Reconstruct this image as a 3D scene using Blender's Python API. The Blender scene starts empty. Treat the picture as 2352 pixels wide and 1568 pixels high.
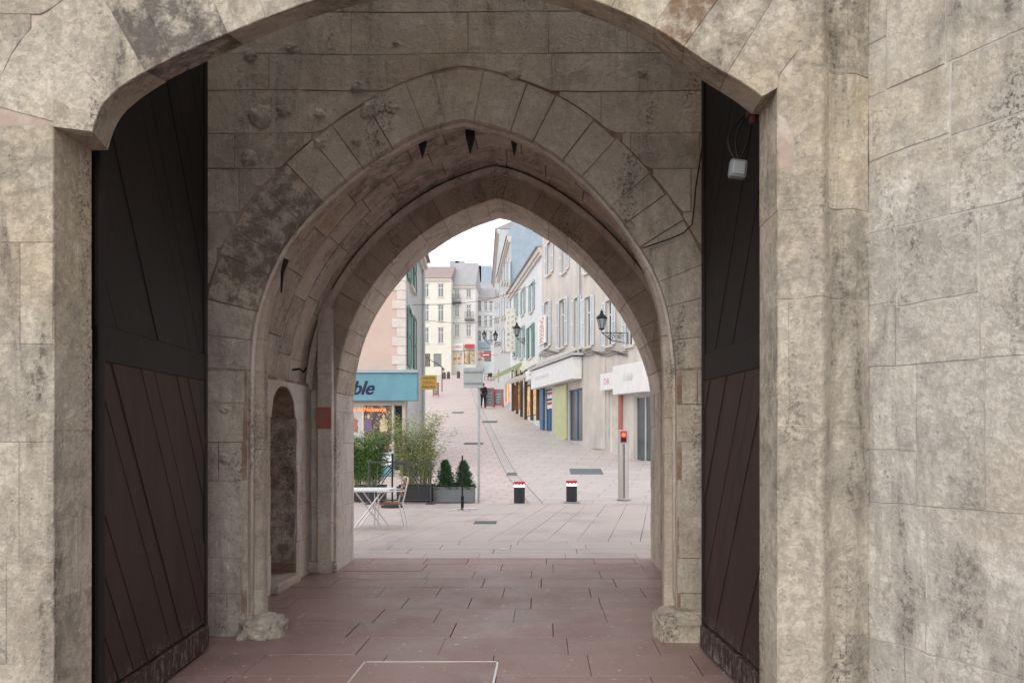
import bpy,bmesh,math,random
from mathutils import Vector,Matrix,noise
R=random.Random(11)
sc=bpy.context.scene; col=sc.collection
F=1700.0;CX=1250.0;HY=1000.0;EH=1.6
def W(x,y,D): return Vector(((x-CX)*D/F,D,EH-(y-HY)*D/F))
GP=[(-200,0),(17.5,0),(24,.3),(27,.6),(32,1.15),(39,1.95),(56,4.0),(90,8.6),(110,11),(130,12),(700,14)]
def gz(D):
    for (a,za),(b,zb) in zip(GP,GP[1:]):
        if D<=b: return za+(zb-za)*(D-a)/(b-a)
    return 14
def G(x,y):
    D=3.0
    while D<180:
        if EH-(y-HY)*D/F<=gz(D): break
        D+=.02
    return Vector(((x-CX)*D/F,D,gz(D)))
# ---------- materials
def newmat(name):
    m=bpy.data.materials.new(name); m.use_nodes=True; nt=m.node_tree
    return m,nt,nt.nodes['Principled BSDF']
def N(nt,t,**k):
    n=nt.nodes.new(t)
    for a,b in k.items():
        if a in n.inputs.keys(): n.inputs[a].default_value=b
        else: setattr(n,a,b)
    return n
def c4(c): return (c[0],c[1],c[2],1)
def mixc(nt,fac,a,b,blend='MIX'):
    n=nt.nodes.new('ShaderNodeMix'); n.data_type='RGBA'; n.blend_type=blend
    for sock,v in ((n.inputs[0],fac),(n.inputs[6],a),(n.inputs[7],b)):
        if hasattr(v,'is_output'): nt.links.new(v,sock)
        else: sock.default_value=v
    return n.outputs[2]
def mapr(nt,v,a,b,c=0,d=1):
    n=nt.nodes.new('ShaderNodeMapRange'); nt.links.new(v,n.inputs[0])
    n.inputs[1].default_value=a;n.inputs[2].default_value=b;n.inputs[3].default_value=c;n.inputs[4].default_value=d
    return n.outputs[0]
def mul(nt,a,b,op='MULTIPLY'):
    n=nt.nodes.new('ShaderNodeMath'); n.operation=op
    for i,v in enumerate((a,b)):
        if hasattr(v,'is_output'): nt.links.new(v,n.inputs[i])
        else: n.inputs[i].default_value=v
    return n.outputs[0]
def noi(nt,scale,detail=6,rough=.6,vec=None,stretch=None,dist=0,off=None):
    if vec is None:
        vec=nt.nodes.new('ShaderNodeTexCoord').outputs['Object']
    if stretch or off:
        mp=nt.nodes.new('ShaderNodeMapping'); mp.inputs['Scale'].default_value=stretch or (1,1,1); mp.inputs['Location'].default_value=off or (0,0,0); nt.links.new(vec,mp.inputs[0]); vec=mp.outputs[0]
    n=nt.nodes.new('ShaderNodeTexNoise'); n.inputs['Scale'].default_value=scale; n.inputs['Detail'].default_value=detail; n.inputs['Roughness'].default_value=rough
    n.inputs['Distortion'].default_value=dist
    nt.links.new(vec,n.inputs['Vector']); return n.outputs['Fac']
def surf(name,c1,c2=None,scale=4,rough=.7,bump=0,bs=30,metal=0,emit=None,es=0,spec=.3,stretch=None,trans=0):
    m,nt,p=newmat(name); L=nt.links
    p.inputs['Roughness'].default_value=rough; p.inputs['Metallic'].default_value=metal
    p.inputs['Specular IOR Level'].default_value=spec
    if c2 is None: c2=tuple(x*.8 for x in c1)
    f=mapr(nt,noi(nt,scale,6,.65,stretch=stretch),.3,.7)
    cc=mixc(nt,f,c4(c1),c4(c2)); L.new(cc,p.inputs['Base Color'])
    if bump:
        b=N(nt,'ShaderNodeBump',Strength=bump,Distance=.01); L.new(noi(nt,bs,6,.7,stretch=stretch),b.inputs['Height']); L.new(b.outputs[0],p.inputs['Normal'])
    if emit: p.inputs['Emission Color'].default_value=c4(emit); p.inputs['Emission Strength'].default_value=es
    if trans:
        tr=nt.nodes.new('ShaderNodeBsdfTranslucent'); L.new(cc,tr.inputs[0]); mx=nt.nodes.new('ShaderNodeMixShader'); mx.inputs[0].default_value=trans
        L.new(p.outputs[0],mx.inputs[1]); L.new(tr.outputs[0],mx.inputs[2]); L.new(mx.outputs[0],nt.nodes['Material Output'].inputs[0])
    return m
def shopint(name,a,b,es,sc_=2.5,lo=.42,hi=.62):
    m,nt,p=newmat(name); L=nt.links
    vo=N(nt,'ShaderNodeTexVoronoi',Scale=sc_); tc=nt.nodes.new('ShaderNodeTexCoord').outputs['Object']; L.new(tc,vo.inputs['Vector'])
    n=noi(nt,sc_*1.3,5,.8,tc)
    c=mixc(nt,mapr(nt,n,lo,hi),c4(a),c4(b)); c=mixc(nt,.35,c,vo.outputs['Color'],'MULTIPLY')
    L.new(c,p.inputs['Base Color']); L.new(c,p.inputs['Emission Color']); p.inputs['Emission Strength'].default_value=es; p.inputs['Roughness'].default_value=.3
    return m
def stone(name,ca,cb,cg=(.07,.062,.055),grime=.5,bump=.5,yel=(.42,.36,.24),yamt=.4,brown=(.2,.12,.07),fine=.22,bd=.025,dk=.28,gl=.51):
    m,nt,p=newmat(name); L=nt.links
    tc=nt.nodes.new('ShaderNodeTexCoord').outputs['Object']
    at=nt.nodes.new('ShaderNodeAttribute'); at.attribute_name='tint'
    sp=nt.nodes.new('ShaderNodeSeparateColor'); L.new(at.outputs['Color'],sp.inputs[0])
    n1=noi(nt,1.1,9,.62,tc); n2=noi(nt,7,9,.68,tc); n3=noi(nt,55,7,.75,tc); n6=noi(nt,24,8,.8,tc)
    c=mixc(nt,mul(nt,mapr(nt,n1,.3,.7,0,.45),mapr(nt,sp.outputs[0],0,1,0,.55),'ADD'),c4(cb),c4(ca))
    # broad warm and grey zones
    c=mixc(nt,mapr(nt,noi(nt,.65,6,.6,tc,off=(2,9,4)),.48,.62,0,.55),c,c4(tuple(x*y for x,y in zip(yel,(1,.95,.85)))))
    c=mixc(nt,mapr(nt,n2,.45,.62,0,yamt),c,c4(yel))
    n5=noi(nt,2.6,10,.75,tc,dist=.8)
    c=mixc(nt,mapr(nt,n5,.51,.64,0,dk),c,c4(tuple(x*.5 for x in cb)))
    n7=noi(nt,4.3,9,.72,tc,off=(9,4,2),dist=.5)
    c=mixc(nt,mapr(nt,n7,.52,.66,0,.6),c,c4(tuple(min(.85,x*1.2) for x in ca)))
    c=mixc(nt,mapr(nt,n3,.40,.62,.0,fine),c,c4(tuple(x*.42 for x in cb)))
    n4=noi(nt,1.7,10,.72,tc,(1.9,1.9,.36),.4)
    g=mul(nt,mapr(nt,n4,gl,gl+.12),mapr(nt,n6,.44,.56,.12,1))
    c=mixc(nt,mul(nt,g,grime),c,c4(cg))
    n8=noi(nt,1.6,5,.6,tc,stretch=(1.6,1.6,.5),off=(3,8,5)); sp2=mul(nt,mapr(nt,n8,.52,.63),mapr(nt,noi(nt,42,6,.8,tc,off=(1,1,7)),.50,.58))
    c=mixc(nt,mul(nt,sp2,.8),c,c4((.06,.056,.05)))
    # reddish iron stain, rare
    n9=noi(nt,1.4,7,.65,tc,off=(7,2,8)); c=mixc(nt,mapr(nt,n9,.63,.7,0,.5),c,c4(tuple(x*y for x,y in zip(cb,(.75,.55,.42)))))
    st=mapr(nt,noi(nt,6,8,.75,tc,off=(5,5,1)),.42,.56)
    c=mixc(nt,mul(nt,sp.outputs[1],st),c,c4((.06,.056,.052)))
    c=mixc(nt,mul(nt,sp.outputs[2],st),c,c4(brown))
    L.new(c,p.inputs['Base Color'])
    p.inputs['Roughness'].default_value=.9; p.inputs['Specular IOR Level'].default_value=.15
    h=mul(nt,mul(nt,mapr(nt,n2,0,1,0,1.8),mapr(nt,n3,0,1,0,.4),'ADD'),mapr(nt,n1,0,1,0,3),'ADD')
    vo=N(nt,'ShaderNodeTexVoronoi',Scale=14.0); L.new(tc,vo.inputs['Vector'])
    h=mul(nt,h,mapr(nt,vo.outputs['Distance'],0,.16,-.5,0),'ADD')
    h=mul(nt,h,mapr(nt,n6,.3,.5,-.3,0),'ADD')
    b=N(nt,'ShaderNodeBump',Strength=bump,Distance=bd); L.new(h,b.inputs['Height']); L.new(b.outputs[0],p.inputs['Normal'])
    return m
M={}
M['st1']=stone('limestone_front',(.64,.59,.50),(.49,.44,.37),grime=.8,yel=(.62,.545,.41),yamt=.35,bump=.8,dk=.42)
M['st1r']=stone('limestone_tower',(.68,.65,.59),(.56,.53,.475),grime=.75,yel=(.63,.575,.47),yamt=.3,bump=.75,dk=.45)
M['st2']=stone('limestone_inner',(.70,.64,.55),(.54,.485,.41),grime=.65,yel=(.63,.56,.445),yamt=.35,bump=.8,cg=(.16,.14,.12),dk=.38)
M['st3']=stone('limestone_vault',(.67,.60,.52),(.50,.43,.365),grime=.65,yel=(.60,.49,.385),yamt=.4,bump=.7,cg=(.14,.12,.10),dk=.4)
M['st3b']=stone('limestone_pale',(.74,.68,.63),(.62,.56,.51),grime=.45,bump=.5,yel=(.6,.52,.43),gl=.53)
def mortar(name,a,b,c_,lo=.42,hi=.58):
    m,nt,p=newmat(name); L=nt.links
    c=mixc(nt,mapr(nt,noi(nt,1.6,6,.7),lo,hi),c4(a),c4(b)); c=mixc(nt,mapr(nt,noi(nt,20,6,.7),.4,.7,0,.5),c,c4(c_))
    L.new(c,p.inputs['Base Color']); p.inputs['Roughness'].default_value=.95
    bb=N(nt,'ShaderNodeBump',Strength=.5,Distance=.01); L.new(noi(nt,60,6,.7),bb.inputs['Height']); L.new(bb.outputs[0],p.inputs['Normal']); return m
M['mort']=mortar('brown_mortar',(.25,.165,.12),(.55,.48,.40),(.17,.12,.09),.43,.6)
M['mort1']=mortar('pale_mortar',(.58,.53,.46),(.40,.31,.25),(.34,.30,.25))
M['mortr']=mortar('grey_mortar',(.55,.53,.48),(.40,.36,.32),(.28,.26,.23))
def pav(name,ca,cb,bump=.3,spots=.3,rough=.75):
    m,nt,p=newmat(name); L=nt.links
    tc=nt.nodes.new('ShaderNodeTexCoord').outputs['Object']
    at=nt.nodes.new('ShaderNodeAttribute'); at.attribute_name='tint'
    sp=nt.nodes.new('ShaderNodeSeparateColor'); L.new(at.outputs['Color'],sp.inputs[0])
    n1=noi(nt,1.3,8,.65,tc); n2=noi(nt,90,4,.8,tc); n3=noi(nt,17,3,.5,tc); n4=noi(nt,.7,8,.7,tc,off=(3,3,3))
    c=mixc(nt,mul(nt,mapr(nt,n1,.3,.7,0,.6),mapr(nt,sp.outputs[0],0,1,0,.4),'ADD'),c4(cb),c4(ca))
    c=mixc(nt,mapr(nt,n2,.4,.62,0,.4),c,c4(tuple(x*.6 for x in cb)))
    c=mixc(nt,mapr(nt,n4,.5,.66,0,.5),c,c4(tuple(x*.58 for x in cb)))
    c=mixc(nt,mapr(nt,n3,.68,.70,0,spots),c,c4((.62,.57,.54)))
    L.new(c,p.inputs['Base Color']); p.inputs['Specular IOR Level'].default_value=.4
    L.new(mapr(nt,n1,.35,.65,rough-.2,rough+.1),p.inputs['Roughness'])
    b=N(nt,'ShaderNodeBump',Strength=bump,Distance=.006); L.new(n2,b.inputs['Height']); L.new(b.outputs[0],p.inputs['Normal'])
    return m
M['flag']=pav('pink_flagstone',(.40,.262,.238),(.27,.178,.163),rough=.48,spots=.6)
M['flagjoint']=surf('flag_joint',(.065,.047,.043),None,8,.9)
M['plaza']=pav('plaza_slab',(.56,.49,.465),(.47,.41,.39),spots=.15)
M['plazajoint']=surf('plaza_joint',(.25,.205,.195),None,8,.9)
def brickpav(name,c1,c2,cm,bw,bh,rot=0,mortar=.012):
    m,nt,p=newmat(name); L=nt.links
    tc=nt.nodes.new('ShaderNodeTexCoord').outputs['Object']
    mp=nt.nodes.new('ShaderNodeMapping'); mp.inputs['Rotation'].default_value=(0,0,rot); L.new(tc,mp.inputs[0])
    br=nt.nodes.new('ShaderNodeTexBrick'); L.new(mp.outputs[0],br.inputs['Vector'])
    br.inputs['Color1'].default_value=c4(c1);br.inputs['Color2'].default_value=c4(c2);br.inputs['Mortar'].default_value=c4(cm)
    br.inputs['Scale'].default_value=1;br.inputs['Brick Width'].default_value=bw;br.inputs['Row Height'].default_value=bh;br.inputs['Mortar Size'].default_value=mortar
    n=noi(nt,.5,9,.7,tc); c=mixc(nt,mapr(nt,n,.4,.7,0,.35),br.outputs[0],c4(tuple(x*.72 for x in c2)))
    n=noi(nt,6,6,.7,tc); c=mixc(nt,mapr(nt,n,.45,.7,0,.3),c,c4(tuple(x*.7 for x in c2)))
    L.new(c,p.inputs['Base Color']); p.inputs['Roughness'].default_value=.6
    return m
M['ground']=brickpav('ground_paving',(.43,.38,.36),(.38,.335,.32),(.26,.23,.22),1.0,.5,.2)
M['road']=brickpav('road_paving',(.61,.515,.49),(.54,.455,.435),(.36,.29,.275),.7,.35,.17,.022)
M['pave']=brickpav('pavement_paving',(.57,.515,.495),(.51,.46,.445),(.35,.31,.295),1.2,.6,.2,.018)
M['gut']=brickpav('gutter_paving',(.56,.52,.505),(.50,.465,.45),(.32,.29,.28),.4,.14,.17,.015)
def wood(name,c1,c2,scuff=.5):
    m,nt,p=newmat(name); L=nt.links
    tc=nt.nodes.new('ShaderNodeTexCoord').outputs['Object']
    n=noi(nt,6,8,.7,tc,(1,1,.25)); n2=noi(nt,30,6,.8,tc)
    c=mixc(nt,mapr(nt,n,.3,.7),c4(c1),c4(c2))
    sx=nt.nodes.new('ShaderNodeSeparateXYZ'); L.new(tc,sx.inputs[0])
    low=mapr(nt,sx.outputs[2],.0,.34,1,0); n5=noi(nt,26,8,.8,tc,(1,1,.35))
    c=mixc(nt,mapr(nt,mul(nt,low,mapr(nt,n5,.5,.6)),0,1,0,scuff),c,c4((.42,.38,.36)))
    c=mixc(nt,mapr(nt,noi(nt,5,9,.8,tc,(1,1,.5),off=(2,7,1)),.60,.72,0,.28),c,c4((.16,.14,.135)))
    L.new(c,p.inputs['Base Color']); p.inputs['Roughness'].default_value=.6; p.inputs['Specular IOR Level'].default_value=.25
    b=N(nt,'ShaderNodeBump',Strength=.4,Distance=.008); L.new(n2,b.inputs['Height']); L.new(b.outputs[0],p.inputs['Normal'])
    return m
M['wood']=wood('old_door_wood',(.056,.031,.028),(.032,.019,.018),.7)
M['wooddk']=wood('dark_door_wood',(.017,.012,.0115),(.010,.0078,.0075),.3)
M['iron']=surf('black_iron',(.012,.012,.013),None,10,.6,.2,60)
M['rust']=surf('rust_red_iron',(.12,.035,.03),(.06,.025,.02),12,.8,.3)
M['black']=surf('black_plastic',(.022,.022,.025),None,10,.5)
M['grey']=surf('grey_plastic',(.26,.29,.31),(.2,.23,.25),10,.5)
M['ltgrey']=surf('pale_grey_lettering',(.56,.59,.62),None,10,.6)
M['steel']=surf('brushed_steel',(.62,.59,.56),(.48,.45,.43),8,.32,metal=.8,stretch=(8,8,.5))
M['alu']=surf('aluminium',(.7,.7,.7),(.6,.6,.6),8,.35,metal=.6)
M['galv']=surf('galvanised_metal',(.46,.5,.5),(.36,.4,.4),6,.5,metal=.3)
M['white']=surf('white_paint',(.78,.79,.79),(.70,.71,.71),3,.5)
M['shut']=surf('white_shutter',(.70,.74,.78),(.58,.63,.68),3,.6)
M['green']=surf('green_shutter',(.09,.28,.23),(.06,.2,.165),3,.55)
M['tealsh']=surf('pale_teal_shutter',(.36,.50,.49),(.28,.40,.40),3,.6)
M['red']=surf('red_paint',(.55,.04,.05),(.42,.03,.04),4,.5)
M['pink']=surf('pink_lettering',(.75,.12,.33),None,4,.5)
M['teal']=surf('teal_fascia',(.13,.30,.365),(.10,.245,.30),2,.5)
M['navy']=surf('navy_lettering',(.008,.012,.06),None,4,.5)
M['blue']=surf('blue_paint',(.07,.16,.30),(.05,.12,.23),3,.5)
M['lime']=surf('pale_lime_paint',(.56,.58,.34),(.48,.50,.29),3,.6)
M['awng']=surf('green_awning',(.52,.62,.38),(.46,.56,.34),3,.8,trans=.6)
M['awnw']=surf('white_awning',(.75,.75,.72),(.68,.68,.65),3,.8,trans=.65)
M['yel']=surf('yellow_sign',(.72,.50,.12),(.6,.42,.1),3,.6)
M['cream']=surf('cream_sign',(.68,.67,.60),(.60,.59,.53),3,.6)
M['glass']=surf('window_glass',(.08,.095,.105),(.04,.05,.06),2,.08,spec=.8)
M['dark']=surf('dark_interior',(.03,.028,.028),None,3,.9)
M['lit']=shopint('warm_lit_interior',(.85,.55,.25),(.12,.07,.04),1.0)
M['far']=shopint('far_lit_interior',(.6,.45,.28),(.1,.08,.06),.5,1.5)
M['dim']=shopint('dim_shop_interior',(.55,.36,.2),(.02,.018,.018),.55,9,.34,.5)
M['led']=surf('orange_led',(.8,.2,.05),None,5,.5,emit=(1,.2,.04),es=2.2)
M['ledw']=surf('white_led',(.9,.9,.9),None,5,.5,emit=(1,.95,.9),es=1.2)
M['ledr']=surf('red_lamp',(.9,.03,.02),None,5,.4,emit=(1,.05,.02),es=6)
M['slate']=surf('blue_slate',(.34,.42,.49),(.26,.34,.40),3,.5,.4,25)
M['roofb']=surf('brown_roof_tile',(.33,.27,.25),(.26,.215,.20),1.5,.8,.5,20)
M['roofg']=surf('grey_roof_tile',(.38,.375,.39),(.30,.30,.315),1.5,.8,.5,20)  # this and the brown tile are lightened to imitate distance haze
M['wpink']=surf('pink_render',(.58,.455,.395),(.49,.39,.34),1.1,.9,.2,40)
M['wstone']=surf('street_limestone',(.66,.62,.57),(.44,.415,.39),1.3,.9,.4,8,stretch=(1,1,.45))
M['wgrey']=surf('grey_render',(.55,.56,.56),(.41,.43,.44),1.2,.9,.3,8,stretch=(1,1,.5))
M['wwhite']=surf('white_render',(.70,.73,.745),(.56,.59,.61),1,.9)
M['wfar']=surf('hazed_cream_render',(.68,.67,.65),(.57,.565,.55),.5,.9)  # distance haze mixed into the albedo, brighter and greyer
M['wyel']=surf('pale_yellow_render',(.69,.68,.60),(.61,.605,.54),.8,.9)  # yellow paled to suggest haze at the street end
M['wdark']=surf('dark_shopfront',(.12,.10,.095),(.08,.07,.065),3,.7)
M['quoin']=surf('quoin_stone',(.66,.62,.57),(.52,.485,.45),4,.9,.3)
M['bam1']=surf('bamboo_leaf_dark',(.09,.19,.055),(.15,.28,.085),20,.6)
M['bam2']=surf('bamboo_leaf_light',(.38,.43,.20),(.24,.31,.12),20,.6)
M['cane']=surf('bamboo_cane',(.42,.40,.20),(.30,.31,.14),20,.6)
M['con']=surf('conifer_leaf',(.035,.09,.045),(.07,.14,.06),20,.7)
M['trunk']=surf('bark',(.12,.08,.05),None,20,.9)
M['soil']=surf('soil',(.05,.035,.025),None,20,.95)
M['plgrey']=surf('grey_planter',(.17,.19,.205),(.14,.155,.165),6,.6)
M['fence']=surf('dark_fence_metal',(.06,.066,.072),None,6,.5)
M['plblk']=surf('anthracite_planter',(.03,.033,.037),None,6,.5)
M['skin']=surf('skin',(.5,.3,.22),None,6,.6)
M['cloth']=surf('black_clothing',(.018,.018,.022),None,10,.9)
M['jean']=surf('dark_trousers',(.02,.022,.03),None,10,.9)
M['hair']=surf('dark_hair',(.03,.02,.015),None,10,.8)
M['rattan']=surf('brown_slats',(.28,.13,.07),None,10,.6)
M['purple']=surf('purple_fabric',(.20,.13,.24),None,10,.8)
M['beige']=surf('beige_fabric',(.6,.5,.32),None,10,.8)
M['redst']=surf('red_mark',(.42,.13,.12),(.36,.17,.15),9,.8)
# ---------- mesh helpers
class MB:
    def __init__(s): s.bm=bmesh.new(); s.cl=s.bm.loops.layers.float_color.new('tint')
    def face(s,vs,t=(.5,0,0)):
        try: f=s.bm.faces.new(vs)
        except ValueError: return None
        for l in f.loops: l[s.cl]=(t[0],t[1],t[2],1)
        return f
    def poly(s,pts,t=(.5,0,0)): return s.face([s.bm.verts.new(p) for p in pts],t)
    def box(s,a,b,mat=None,t=(.5,0,0)):
        x0,y0,z0=a;x1,y1,z1=b
        v=[Vector(p) for p in ((x0,y0,z0),(x1,y0,z0),(x1,y1,z0),(x0,y1,z0),(x0,y0,z1),(x1,y0,z1),(x1,y1,z1),(x0,y1,z1))]
        if mat is not None: v=[mat@p for p in v]
        v=[s.bm.verts.new(p) for p in v]
        for q in ((0,3,2,1),(4,5,6,7),(0,1,5,4),(1,2,6,5),(2,3,7,6),(3,0,4,7)): s.face([v[i] for i in q],t)
        return s
    def tube(s,pts,r,n=8,r2=None,cap=True):
        pts=[Vector(p) for p in pts]; rings=[]
        for i,p in enumerate(pts):
            d=(pts[min(i+1,len(pts)-1)]-pts[max(i-1,0)]).normalized()
            a=d.orthogonal().normalized() if i==0 else (pa-d*pa.dot(d)).normalized()
            pa=a; b=d.cross(a)
            rr=r if r2 is None else r+(r2-r)*i/(len(pts)-1)
            rings.append([s.bm.verts.new(p+a*(math.cos(k*math.tau/n)*rr)+b*(math.sin(k*math.tau/n)*rr)) for k in range(n)])
        for a,b in zip(rings,rings[1:]):
            for k in range(n): s.face([a[k],a[(k+1)%n],b[(k+1)%n],b[k]])
        if cap: s.face(rings[0][::-1]); s.face(rings[-1])
        return s
    def lathe(s,prof,c=(0,0,0),n=20):
        rings=[]
        for r,z in prof: rings.append([s.bm.verts.new((c[0]+math.cos(k*math.tau/n)*r,c[1]+math.sin(k*math.tau/n)*r,c[2]+z)) for k in range(n)])
        for a,b in zip(rings,rings[1:]):
            for k in range(n): s.face([a[k],a[(k+1)%n],b[(k+1)%n],b[k]])
        s.face(rings[0][::-1]); s.face(rings[-1]); return s
    def build(s,name,mat,parent=None,bev=0,smooth=False):
        me=bpy.data.meshes.new(name); s.bm.normal_update(); s.bm.to_mesh(me); s.bm.free()
        me.materials.append(M[mat] if isinstance(mat,str) else mat)
        if smooth:
            for p in me.polygons: p.use_smooth=True
        o=bpy.data.objects.new(name,me); col.objects.link(o)
        if parent: o.parent=parent
        if bev:
            md=o.modifiers.new('bevel','BEVEL'); md.width=bev; md.segments=2; md.limit_method='ANGLE'
        return o
def tag(o,label,cat,group=None):
    o['label']=label;o['category']=cat
    if group:o['group']=group
    return o
def thing(name,label,cat,loc=(0,0,0),rz=0,group=None):
    o=bpy.data.objects.new(name,None); col.objects.link(o); o.location=loc; o.rotation_euler=(0,0,rz)
    o.empty_display_size=.1
    return tag(o,label,cat,group)
def struct(o): o['kind']='structure'; return o
def ctree(o,parent=None):
    c=o.copy(); col.objects.link(c); c.parent=parent
    for ch in list(o.children): ctree(ch,c)
    return c
def text(name,body,w,h,mat,parent,loc,rot=(math.pi/2,0,0),shear=0,bold=0):
    cu=bpy.data.curves.new(name,'FONT'); cu.body=body; cu.align_x='CENTER'; cu.align_y='CENTER'; cu.extrude=0; cu.shear=shear; cu.offset=bold
    t=bpy.data.objects.new(name,cu); col.objects.link(t)
    dg=bpy.context.evaluated_depsgraph_get(); me=bpy.data.meshes.new_from_object(t.evaluated_get(dg))
    bpy.data.objects.remove(t)
    xs=[v.co.x for v in me.vertices]; ys=[v.co.y for v in me.vertices]
    cx=(min(xs)+max(xs))/2; cy=(min(ys)+max(ys))/2
    sx=w/(max(xs)-min(xs)); sy=h/(max(ys)-min(ys))
    for v in me.vertices: v.co=Vector(((v.co.x-cx)*sx,(v.co.y-cy)*sy,0))
    me.materials.clear(); me.materials.append(M[mat])
    o=bpy.data.objects.new(name,me); col.objects.link(o); o.parent=parent; o.location=loc; o.rotation_euler=rot
    return o
# ---------- masonry
def block(mb,us,lo,hi,nv,mapf,h,bu,bv,t):
    n=len(us); g=[]; base={}
    for i in range(n):
        row=[]
        for j in range(nv+1):
            v=lo[i]+(hi[i]-lo[i])*j/nv
            row.append(mb.bm.verts.new(mapf(us[i],v,h)))
            if i in(0,n-1) or j in (0,nv):
                uu=us[i]+(-bu if i==0 else bu if i==n-1 else 0); vv=v+(-bv if j==0 else bv if j==nv else 0)
                base[(i,j)]=mb.bm.verts.new(mapf(uu,vv,-.001))
        g.append(row)
    for i in range(n-1):
        for j in range(nv): mb.face([g[i][j],g[i+1][j],g[i+1][j+1],g[i][j+1]],t)
    per=[(i,0) for i in range(n)]+[(n-1,j) for j in range(1,nv+1)]+[(i,nv) for i in range(n-2,-1,-1)]+[(0,j) for j in range(nv-1,0,-1)]
    for a,b in zip(per,per[1:]+per[:1]):
        mb.face([g[a[0]][a[1]],base[a],base[b],g[b[0]][b[1]]],t)
def tint(): return (R.random(),0,0)
def ashlar(mb,u0,u1,v0,v1,mapf,hr=(.25,.36),wr=(.4,.85),forced=(),lower=None,joint=.008,pr=(.001,.006),du=.06,nv=1,tf=None,us_scale=1,bw=.003):
    zs=[v0]; marks=sorted(list(forced)+[v1])
    for mk in marks:
        while mk-zs[-1]>hr[1]*1.25: zs.append(zs[-1]+R.uniform(*hr))
        zs.append(mk)
    for za,zb in zip(zs,zs[1:]):
        if zb-za<.05: continue
        u=u0-R.uniform(0,wr[0])
        while u<u1:
            ub=u+R.uniform(*wr)
            a=max(u,u0);b=min(ub,u1)
            if u1-b<wr[0]*.4: b=u1; ub=u1+1
            u=ub
            if b-a<.04: continue
            j=joint*R.uniform(.3,1.5); j2=joint*R.uniform(.3,1.5)
            a+=j/2/us_scale;b-=j/2/us_scale; lo_=za+j2/2;hi_=zb-j2/2
            n=max(2,int((b-a)*us_scale/du)+2); us=[a+(b-a)*i/(n-1) for i in range(n)]
            t=tf((a+b)/2,(za+zb)/2) if tf else None
            t=t or tint()
            h=R.uniform(*pr)
            if lower is None: block(mb,us,[lo_]*n,[hi_]*n,nv,mapf,h,bw/us_scale,bw,t)
            else:
                run=[]
                for q in us+[None]:
                    e=None if q is None else lower(q,za,zb)
                    if q is not None and (e is None or e<hi_-.03): run.append((q,max(lo_,e+.006) if e is not None else lo_))
                    else:
                        if len(run)>=2 and run[-1][0]-run[0][0]>.05: block(mb,[r[0] for r in run],[r[1] for r in run],[hi_]*len(run),nv,mapf,h,bw,bw,t)
                        run=[]
class Curve:
    def __init__(s,pts,n=160,k=3):
        d=[0]
        for a,b in zip(pts,pts[1:]): d.append(d[-1]+math.dist(a,b))
        s.L=d[-1]; s.p=[]; q=0
        for i in range(n+1):
            t=s.L*i/n
            while q<len(d)-2 and d[q+1]<t: q+=1
            f=(t-d[q])/(d[q+1]-d[q]); s.p.append((pts[q][0]+(pts[q+1][0]-pts[q][0])*f,pts[q][1]+(pts[q+1][1]-pts[q][1])*f))
        s.n=n; s.nr=[]
        for i in range(n+1):
            a=s.p[max(i-k,0)];b=s.p[min(i+k,n)]; l=math.dist(a,b); s.nr.append((-(b[1]-a[1])/l,(b[0]-a[0])/l))
    def pos(s,t,r=0):
        t=min(max(t,0),1)*s.n;i=min(int(t),s.n-1);f=t-i
        x=s.p[i][0]*(1-f)+s.p[i+1][0]*f; z=s.p[i][1]*(1-f)+s.p[i+1][1]*f
        nx=s.nr[i][0]*(1-f)+s.nr[i+1][0]*f; nz=s.nr[i][1]*(1-f)+s.nr[i+1][1]*f
        return x+nx*r,z+nz*r
    def off(s,r,n=80): return [s.pos(i/n,r(i/n) if callable(r) else r) for i in range(n+1)]
    def ext(s,r):
        q=[s.pos(i/s.n,r) for i in range(s.n+1)]
        def e(x):
            best=None
            for a,b in zip(q,q[1:]):
                lo,hi=min(a[0],b[0]),max(a[0],b[0])
                if lo<=x<=hi:
                    z=max(a[1],b[1]) if hi-lo<1e-6 else a[1]+(b[1]-a[1])*(x-a[0])/(b[0]-a[0])
                    best=z if best is None else max(best,z)
            return best
        return e
def chaik(p,n=3):
    for _ in range(n):
        q=[p[0]]
        for a,b in zip(p,p[1:]): q+=[(a[0]*.75+b[0]*.25,a[1]*.75+b[1]*.25),(a[0]*.25+b[0]*.75,a[1]*.25+b[1]*.75)]
        p=q+[p[-1]]
    return p
def topix(pts,D,apex=None):
    w=[((x-CX)*D/F,EH-(y-HY)*D/F) for x,y in pts]
    if apex is None: return chaik(w)
    return chaik(w[:apex+1])+chaik(w[apex:])[1:]
def wob(x,z,a=.01): return a*noise.noise(Vector((x*1.3,z*2.1,3.3)))
def core(mb,prof,u0,u1,vt,mapf,d0,d1):
    for d in (d0,d1):
        mb.poly([mapf(u0,0,d),mapf(prof[0][0],0,d),mapf(prof[0][0],vt,d),mapf(u0,vt,d)])
        mb.poly([mapf(prof[-1][0],0,d),mapf(u1,0,d),mapf(u1,vt,d),mapf(prof[-1][0],vt,d)])
        for a,b in zip(prof,prof[1:]):
            if b[0]-a[0]>1e-5: mb.poly([mapf(a[0],a[1],d),mapf(b[0],b[1],d),mapf(b[0],vt,d),mapf(a[0],vt,d)])
    for a,b in zip(prof,prof[1:]): mb.poly([mapf(a[0],a[1],d0),mapf(b[0],b[1],d0),mapf(b[0],b[1],d1),mapf(a[0],a[1],d1)])
    for u in (u0,u1): mb.poly([mapf(u,0,d0),mapf(u,vt,d0),mapf(u,vt,d1),mapf(u,0,d1)])
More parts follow.
